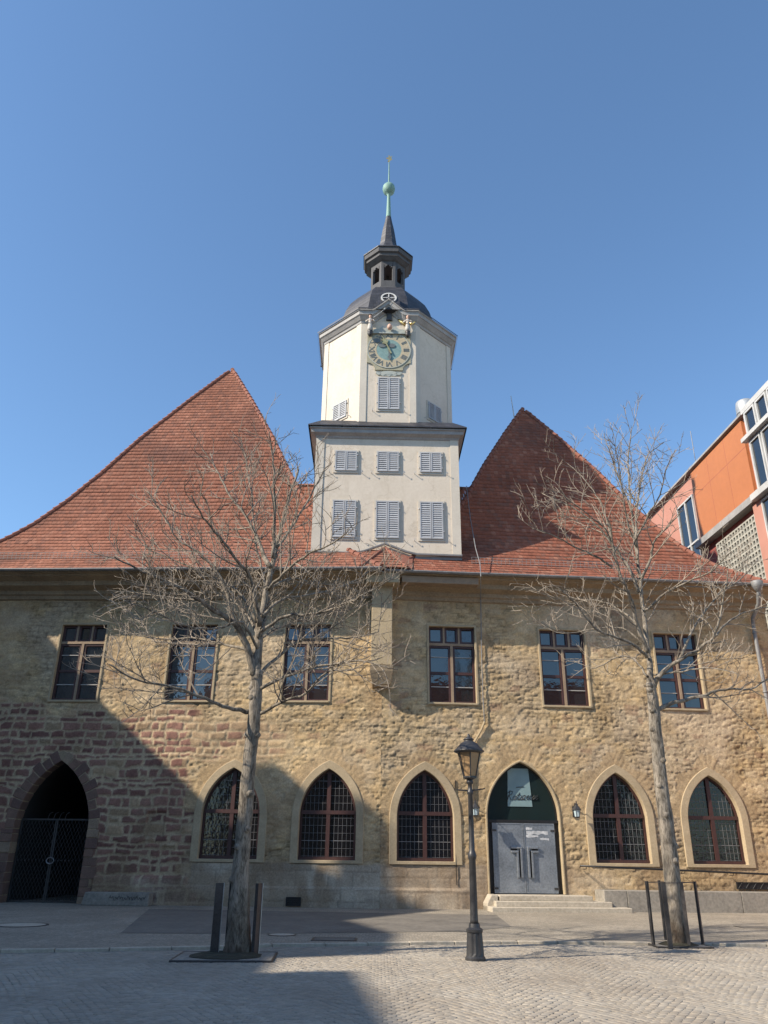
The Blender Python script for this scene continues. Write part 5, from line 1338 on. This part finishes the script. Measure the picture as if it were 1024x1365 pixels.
# tree pits and guards -----------------------------------------------------
def u_post(mb, x, y, wd, dp, z0, z1, ang, th=0.012):
    ca, sa = cos(ang), sin(ang)
    def P_(u, v, z): return (x+u*ca-v*sa, y+u*sa+v*ca, z)
    for (u0, u1, v0, v1) in ((-wd/2, wd/2, 0, th), (-wd/2, -wd/2+th, th, dp), (wd/2-th, wd/2, th, dp)):
        mb.add([P_(u, v, z) for z in (z0, z1) for u, v in ((u0, v0), (u1, v0), (u1, v1), (u0, v1))], [(0, 3, 2, 1), (4, 5, 6, 7), (0, 1, 5, 4), (1, 2, 6, 5), (2, 3, 7, 6), (3, 0, 4, 7)])
g1 = empty('tree_guard', (base1.x, base1.y, 0), 'wide dark steel guard channels round the larger trunk left of the street lamp', 'tree guard')
for (x, y, a) in ((base1.x-0.37, base1.y-0.12, 0.25), (base1.x+0.33, base1.y-0.05, 1.15), (base1.x-0.2, base1.y+0.38, pi-0.3)):
    b = MB(); u_post(b, x, y, 0.14, 0.06, 0.0, 1.13, a); q = b.build('guard_post', 'steel', g1)
    e = MB(); ca, sa = cos(a), sin(a)
    e.tube([(x+0.071*ca+.002, y+0.071*sa-.004, 0.02), (x+0.071*ca+.002, y+0.071*sa-.004, 1.135)], 0.009, 6); e.build('guard_edge', 'steeledge', q)
g2 = empty('tree_guard', (base2.x, base2.y, 0), 'open ring of thin upright steel guard posts round the slimmer tree at right', 'tree guard')
tops = []
for (px_, py_, wd, dp_, a) in ((873, 1262, 0.05, 0.05, 0.6), (889, 1257, 0.04, 0.05, 0.2), (895, 1266, 0.085, 0.05, 0.05), (919, 1264, 0.06, 0.06, -0.5), (937, 1262, 0.05, 0.05, -0.7)):
    q = atz(px_, py_); b = MB(); u_post(b, q.x, q.y, wd, dp_, 0.0, 1.18, a, 0.01); b.build('guard_post', 'steel', g2); tops.append((q.x, q.y, 1.16))
b = MB(); order = [0, 1, 4, 3, 2, 0]
b.tube([tops[i] for i in order], 0.006, 4); b.build('guard_wire', 'steel', g2)
def pit(nm, label, x, y, hx, hy, rsoil, rot, grp):
    r = empty(nm, (x, y, 0.0), label, 'tree grate', grp)
    ca, sa = cos(rot), sin(rot); f0 = lambda z: (lambda u, v: (x+u*ca-v*sa, y+u*sa+v*ca, z))
    b = MB(); n = 4
    o_ = [(-hx, -hy), (hx, -hy), (hx, hy), (-hx, hy)]; i_ = [(-hx+.03, -hy+.03), (hx-.03, -hy+.03), (hx-.03, hy-.03), (-hx+.03, hy-.03)]
    b.ring(o_, i_, f0(0.04), f0(-0.02)); bevel(b.build('grate_frame', 'steel', r), 0.008, 1)
    N = 28; b = MB(); rg = random.Random(2)
    so_ = []
    vs = [(x, y, 0.075)]
    for ring_ in (0.35, 0.7, 1.0):
        for k in range(N):
            a = 2*pi*k/N; rr_ = rsoil*ring_*(1+rg.uniform(-.05, .05)); vs.append((x+rr_*cos(a), y+rr_*sin(a)*0.9, (0.075 if ring_ < 0.9 else 0.043)+rg.uniform(-.012, .015)*(ring_ < 0.9)))
    fs = [(0, 1+k, 1+(k+1) % N) for k in range(N)]+[(1+j*N+k, 1+(j+1)*N+k, 1+(j+1)*N+(k+1) % N, 1+j*N+(k+1) % N) for j in range(2) for k in range(N)]
    b.add(vs, fs); b.build('soil', 'soil', r, True)
    b = MB(); pl = [(-hx+.032, -hy+.032), (hx-.032, -hy+.032), (hx-.032, hy-.032), (-hx+.032, hy-.032)]
    b.prism(pl, f0(0.034), f0(0.0)); b.build('grate_plate', 'ground', r)
pit('tree_grate', 'square stone and steel tree pit with mossy soil round the larger trunk at left', base1.x-0.14, base1.y-0.28, 0.82, 0.64, 0.60, 0.05, 'tree pits')
pit('tree_grate', 'small steel rimmed tree pit at the foot of the slimmer tree at right', base2.x, base2.y, 0.55, 0.42, 0.38, 0.0, 'tree pits')
# manhole covers
for (px_, py_, rx, lab) in ((376, 1246, 0.30, 'small pale round manhole cover in the asphalt right of the larger tree'), (28, 1233, 0.60, 'wide pale round manhole cover in the paving before the gate')):
    q = atz(px_, py_, KZ); r = empty('manhole_cover', (q.x, q.y, KZ), lab, 'manhole cover', 'manhole covers')
    b = MB(); b.lathe([(rx, KZ-0.01), (rx, KZ+0.008), (rx*0.9, KZ+0.008)], (q.x, q.y), 28, 0, False, False); b.build('rim', 'steel', r)
    b = MB(); b.lathe([(rx*0.895, KZ), (rx*0.895, KZ+0.006)], (q.x, q.y), 28); b.build('lid', 'step', r)

# ------------------------------------------------------------------ modern building on the right
mbg = empty('modern_building', (17.2, 36, 0), 'modern building with orange panel, salmon walls and white glazed bay rising behind the right roof', 'building')
A0 = Vector((17.4, 30.5, 0)); A1 = Vector((16.6, 44.1, 0)); AD = (A1-A0).normalized(); AN = Vector((-AD.y, AD.x, 0))
if AN.x > 0: AN = -AN
def G(u, n, z): p = A0+AD*u+AN*n; return (p.x, p.y, z)
def gfac(x, y, n=0.0):
    d = ray(x, y); C_ = Vector((0, 0, EYE)); Q_ = A0+AN*n; t = (Q_-C_).dot(AN)/d.dot(AN); p = C_+d*t
    return ((p-A0).dot(AD), p.z)
def gbox(name, mat, u0, u1, z0, z1, n0, n1, parent=mbg):
    b = MB(); b.prism([(u0, z0), (u1, z0), (u1, z1), (u0, z1)], lambda u, z: G(u, n0, z), lambda u, z: G(u, n1, z)); return b.build(name, mat, parent)
0 and print('bldg', [tuple(round(v, 2) for v in gfac(*p)) for p in ((869, 682), (987, 553), (923.5, 623), (986, 556), (1003.5, 654), (936, 702), (904, 660), (921, 641), (936, 715), (913, 722), (1024, 517), (991, 587), (1024, 566), (1005, 656), (1024, 641), (952, 712), (1004, 674), (1022, 760))])
ZT = 21.1
gbox('wall', 'pink', -9, 16.5, 0, ZT, 0, -9)
b = MB(); b.prism([(-0.2, ZT), (16.6, ZT), (16.6, ZT+0.10), (-0.2, ZT+0.10)], lambda u, z: G(u, 0.28, z), lambda u, z: G(u, -9, z)); b.build('roof_edge', 'greytrim', mbg)
# facade measurements come from the printed list
def quadpart(name, mat, px4, n0, n1, parent=mbg):
    P_ = [gfac(*p, n0) for p in px4]; us = [p[0] for p in P_]; zs = [p[1] for p in P_]
    return (min(us), max(us), min(zs), max(zs))
uO0, uO1 = 2.35, 8.1; zO0, zO1 = 16.95, 20.95
op = gbox('orange_panel', 'orange', uO0, uO1, zO0, zO1, 0.16, 0.0)
b = MB()
for u in (uO0+1.9, uO0+3.8): b.prism([(u-.008, zO0), (u+.008, zO0), (u+.008, zO1), (u-.008, zO1)], lambda u_, z: G(u_, 0.162, z), lambda u_, z: G(u_, 0.15, z))
b.prism([(uO0, 19.55), (uO1, 19.55), (uO1, 19.57), (uO0, 19.57)], lambda u_, z: G(u_, 0.1625, z), lambda u_, z: G(u_, 0.15, z))
b.build('panel_joint', 'redrecess', op)
gbox('ledge', 'greytrim', 2.0, 8.3, zO0-0.35, zO0-0.02, 0.45, 0.0)
gbox('recess', 'redrecess', 2.0, 8.3, 9, zO0-0.36, 0.012, -0.02)  # flat dark red sheet painted as the shadowed recess under the ledge
# lattice block screen
b = MB(); u0, u1 = 2.75, 6.6; zt_ = 16.2
nu = 14; nz_ = 19
for i in range(nu+1):
    u = u0+(u1-u0)*i/nu; b.prism([(u-.045, 11.0), (u+.045, 11.0), (u+.045, zt_), (u-.045, zt_)], lambda u_, z: G(u_, 0.16, z), lambda u_, z: G(u_, 0.03, z))
for j in range(nz_+1):
    z = 11.0+(zt_-11.0)*j/nz_; b.prism([(u0-.045, z-.04), (u1+.045, z-.04), (u1+.045, z+.04), (u0-.045, z+.04)], lambda u_, z: G(u_, 0.155, z), lambda u_, z: G(u_, 0.035, z))
b.build('lattice_screen', 'block', mbg)
gbox('screen_back', 'steel', 2.6, 6.7, 10.9, 16.25, 0.028, 0.0)
gbox('pillar', 'pink', 1.75, 2.5, 9, zO0-0.36, 0.30, 0.0)
# window in the salmon wall
def gwindow(u0, u1, z0, z1, nb, n=0.0, cross=None):
    b = MB(); b.ring([(u0, z0), (u1, z0), (u1, z1), (u0, z1)], [(u0+.09, z0+.09), (u1-.09, z0+.09), (u1-.09, z1-.09), (u0+.09, z1-.09)], lambda u, z: G(u, n+0.10, z), lambda u, z: G(u, n-0.02, z))
    for i in range(1, nb): u = u0+(u1-u0)*i/nb; b.prism([(u-.05, z0+.05), (u+.05, z0+.05), (u+.05, z1-.05), (u-.05, z1-.05)], lambda u_, z: G(u_, n+.095, z), lambda u_, z: G(u_, n-.01, z))
    for zc in (cross or []): b.prism([(u0+.05, zc-.05), (u1-.05, zc-.05), (u1-.05, zc+.05), (u0+.05, zc+.05)], lambda u_, z: G(u_, n+.09, z), lambda u_, z: G(u_, n-.01, z))
    w_ = b.build('window', 'whitemetal', mbg)
    g = MB(); g.prism([(u0+.05, z0+.05), (u1-.05, z0+.05), (u1-.05, z1-.05), (u0+.05, z1-.05)], lambda u, z: G(u, n+.03, z), lambda u, z: G(u, n+.01, z)); g.build('pane', 'glass', w_)
gwindow(8.45, 10.5, 15.2, 19.9, 2, 0.0, [17.3])
# white glazed bay
gbox('glazed_bay', 'whitemetal', -9, 1.95, 9, 21.05, 0.22, 0.0)
b = MB(); b.prism([(-9, 21.05), (1.98, 21.05), (1.98, 21.32), (-9, 21.32)], lambda u, z: G(u, 0.30, z), lambda u, z: G(u, -6, z)); b.build('bay_parapet', 'whitemetal', mbg)
gbox('sill_band', 'whitemetal', -9, 2.05, 19.55, 19.75, 0.52, 0.22); gbox('sill_band', 'whitemetal', -9, 2.05, 16.55, 16.85, 0.60, 0.22)
for k in range(6):
    u1 = 1.75-k*1.05; 
    gwindow(u1-0.92, u1, 19.85, 21.0, 1, 0.22); gwindow(u1-0.92, u1, 16.95, 19.45, 1, 0.22); gwindow(u1-0.92, u1, 12.0, 16.45, 1, 0.22, [14.2])
# vent pipe
vc = at(988, 560, 33.0); vc = Vector(G(3.0, -0.6, 0)); VZ = -0.35
b = MB(); b.lathe([(r_, z_+VZ) for r_, z_ in [(0.22, 20.9), (0.22, 21.45), (0.26, 21.55), (0.43, 22.1), (0.44, 22.14), (0.44, 22.5), (0.40, 22.75), (0.36, 22.8)]], (vc.x, vc.y), 24); b.lathe([(r_, z_+VZ) for r_, z_ in [(0.445, 22.1), (0.46, 22.14), (0.445, 22.18)]], (vc.x, vc.y), 24); b.build('vent_pipe', 'zincbright', mbg, True)
b = MB(); q = G(8.2, -0.3, ZT); b.tube([q, (q[0], q[1], ZT+2.6)], 0.02, 5); b.build('antenna', 'zinc', mbg)

# ------------------------------------------------------------------ houses round the square (behind and beside the camera)
def facade_windows(root, frm, nu, du, u0, zs_, w_=1.1, h_=1.7):
    for z in zs_:
        for i in range(nu):
            u = u0+i*du; b = MB(); b.ring([(u, z), (u+w_, z), (u+w_, z+h_), (u, z+h_)], [(u+.1, z+.1), (u+w_-.1, z+.1), (u+w_-.1, z+h_-.1), (u+.1, z+h_-.1)], lambda a, c: frm(a, 0.06, c), lambda a, c: frm(a, -0.02, c))
            b.prism([(u+w_/2-.04, z+.1), (u+w_/2+.04, z+.1), (u+w_/2+.04, z+h_-.1), (u+w_/2-.04, z+h_-.1)], lambda a, c: frm(a, 0.05, c), lambda a, c: frm(a, 0.0, c))
            o = b.build('window', 'whitemetal', root); g = MB(); g.prism([(u+.05, z+.05), (u+w_-.05, z+.05), (u+w_-.05, z+h_-.05), (u+.05, z+h_-.05)], lambda a, c: frm(a, 0.02, c), lambda a, c: frm(a, 0.005, c)); g.build('pane', 'glass', o)
XC = -26.0
def side_house(label, y0, y1, sky_, matw, eave):
    r = empty('row_house', (XC-5, (y0+y1)/2, 0), label, 'house', 'houses along the left side of the square')
    b = MB(); poly = [(y1, 0), (y0, 0)]+sky_
    # front wall with its skyline, 0.5 m thick, then the body
    b.prism(poly, lambda y, z: (XC, y, z), lambda y, z: (XC-0.6, y, z)); b.box(XC-12, XC-0.6, y0, y1, 0, eave-0.4); b.build('wall', matw, r)
    b = MB(); 
    b.add([(XC-0.6, y0, eave-0.4), (XC-0.6, y1, eave-0.4), (XC-6.2, y1, eave+2.6), (XC-6.2, y0, eave+2.6), (XC-12, y0, eave-0.4), (XC-12, y1, eave-0.4)], [(0, 1, 2, 3), (3, 2, 5, 4), (0, 3, 4), (1, 5, 2)]); b.build('roof', 'tileplain', r)
    fr = lambda a, n, z: (XC+n, a, z)
    nw = max(1, int((y1-y0-1)/2.6)); facade_windows(r, fr, nw, 2.6, y0+0.9, [1.2, 5.2, 9.2, 13.2])
    return r
side_house('grey rendered row house with level parapet beside the left of the square', -22, 2.1, [(-22, 21.5), (-2.0, 21.25), (2.1, 20.85)], 'render3', 20.4)
side_house('narrow ochre row house with sloping parapet next to a grey gap wall', 4.15, 11.6, [(4.15, 21.3), (7.35, 21.5), (11.6, 20.5)], 'render1', 19.8)
hc = side_house('broad ochre row house with pointed gable and two brick chimneys', 11.6, 27.0, [(11.6, 20.5), (15.3, 22.9), (18.6, 19.5), (21.45, 19.5), (22.7, 20.0), (27.0, 20.2)], 'render1', 19.2)
b = MB(); b.box(XC-1.2, XC-0.3, 17.4, 18.1, 18.3, 22.9); b.build('chimney', 'render2', hc)
b = MB(); b.box(XC-1.2, XC-0.3, 16.1, 16.6, 18.3, 24.2); b.build('chimney', 'render2', hc)
b = MB(); b.box(XC-0.9, XC-0.1, 2.1, 4.15, 0, 19.85); gh = b.build('gap_wall', 'render3', None); tag(gh, 'plain grey wall closing the gap between two row houses', 'wall')
def opp_house(label, x0, x1, matw, eave, ridge):
    Y0 = -32; r = empty('town_house', ((x0+x1)/2, Y0-6, 0), label, 'house', 'houses across the square behind the camera')
    b = MB(); b.box(x0, x1, Y0-12, Y0, 0, eave); b.build('wall', matw, r)
    b = MB(); b.add([(x0, Y0+.5, eave-.2), (x1, Y0+.5, eave-.2), (x1, Y0-6, ridge), (x0, Y0-6, ridge), (x0, Y0-12.5, eave-.2), (x1, Y0-12.5, eave-.2)], [(0, 1, 2, 3), (3, 2, 5, 4), (0, 3, 4), (1, 5, 2)]); b.build('roof', 'tileplain', r)
    fr = lambda a, n, z: (a, Y0+n, z)
    facade_windows(r, fr, int((x1-x0-1)/2.7), 2.7, x0+0.9, [1.5, 5.0, 8.5][:int(eave/3.6)])
opp_house('ochre town house with red tiled roof at the left across the square behind the camera', -24, -9, 'render1', 15.0, 20.5)
opp_house('red brick town house with red tiled roof across the square behind the camera', -9, 8, 'render2', 16.0, 21.5)
opp_house('grey town house with red tiled roof across the square behind the camera', 8, 22, 'render3', 15.0, 20.5)
opp_house('broad ochre town house at the far right across the square behind the camera', 22, 38, 'render1', 15.5, 21.0)
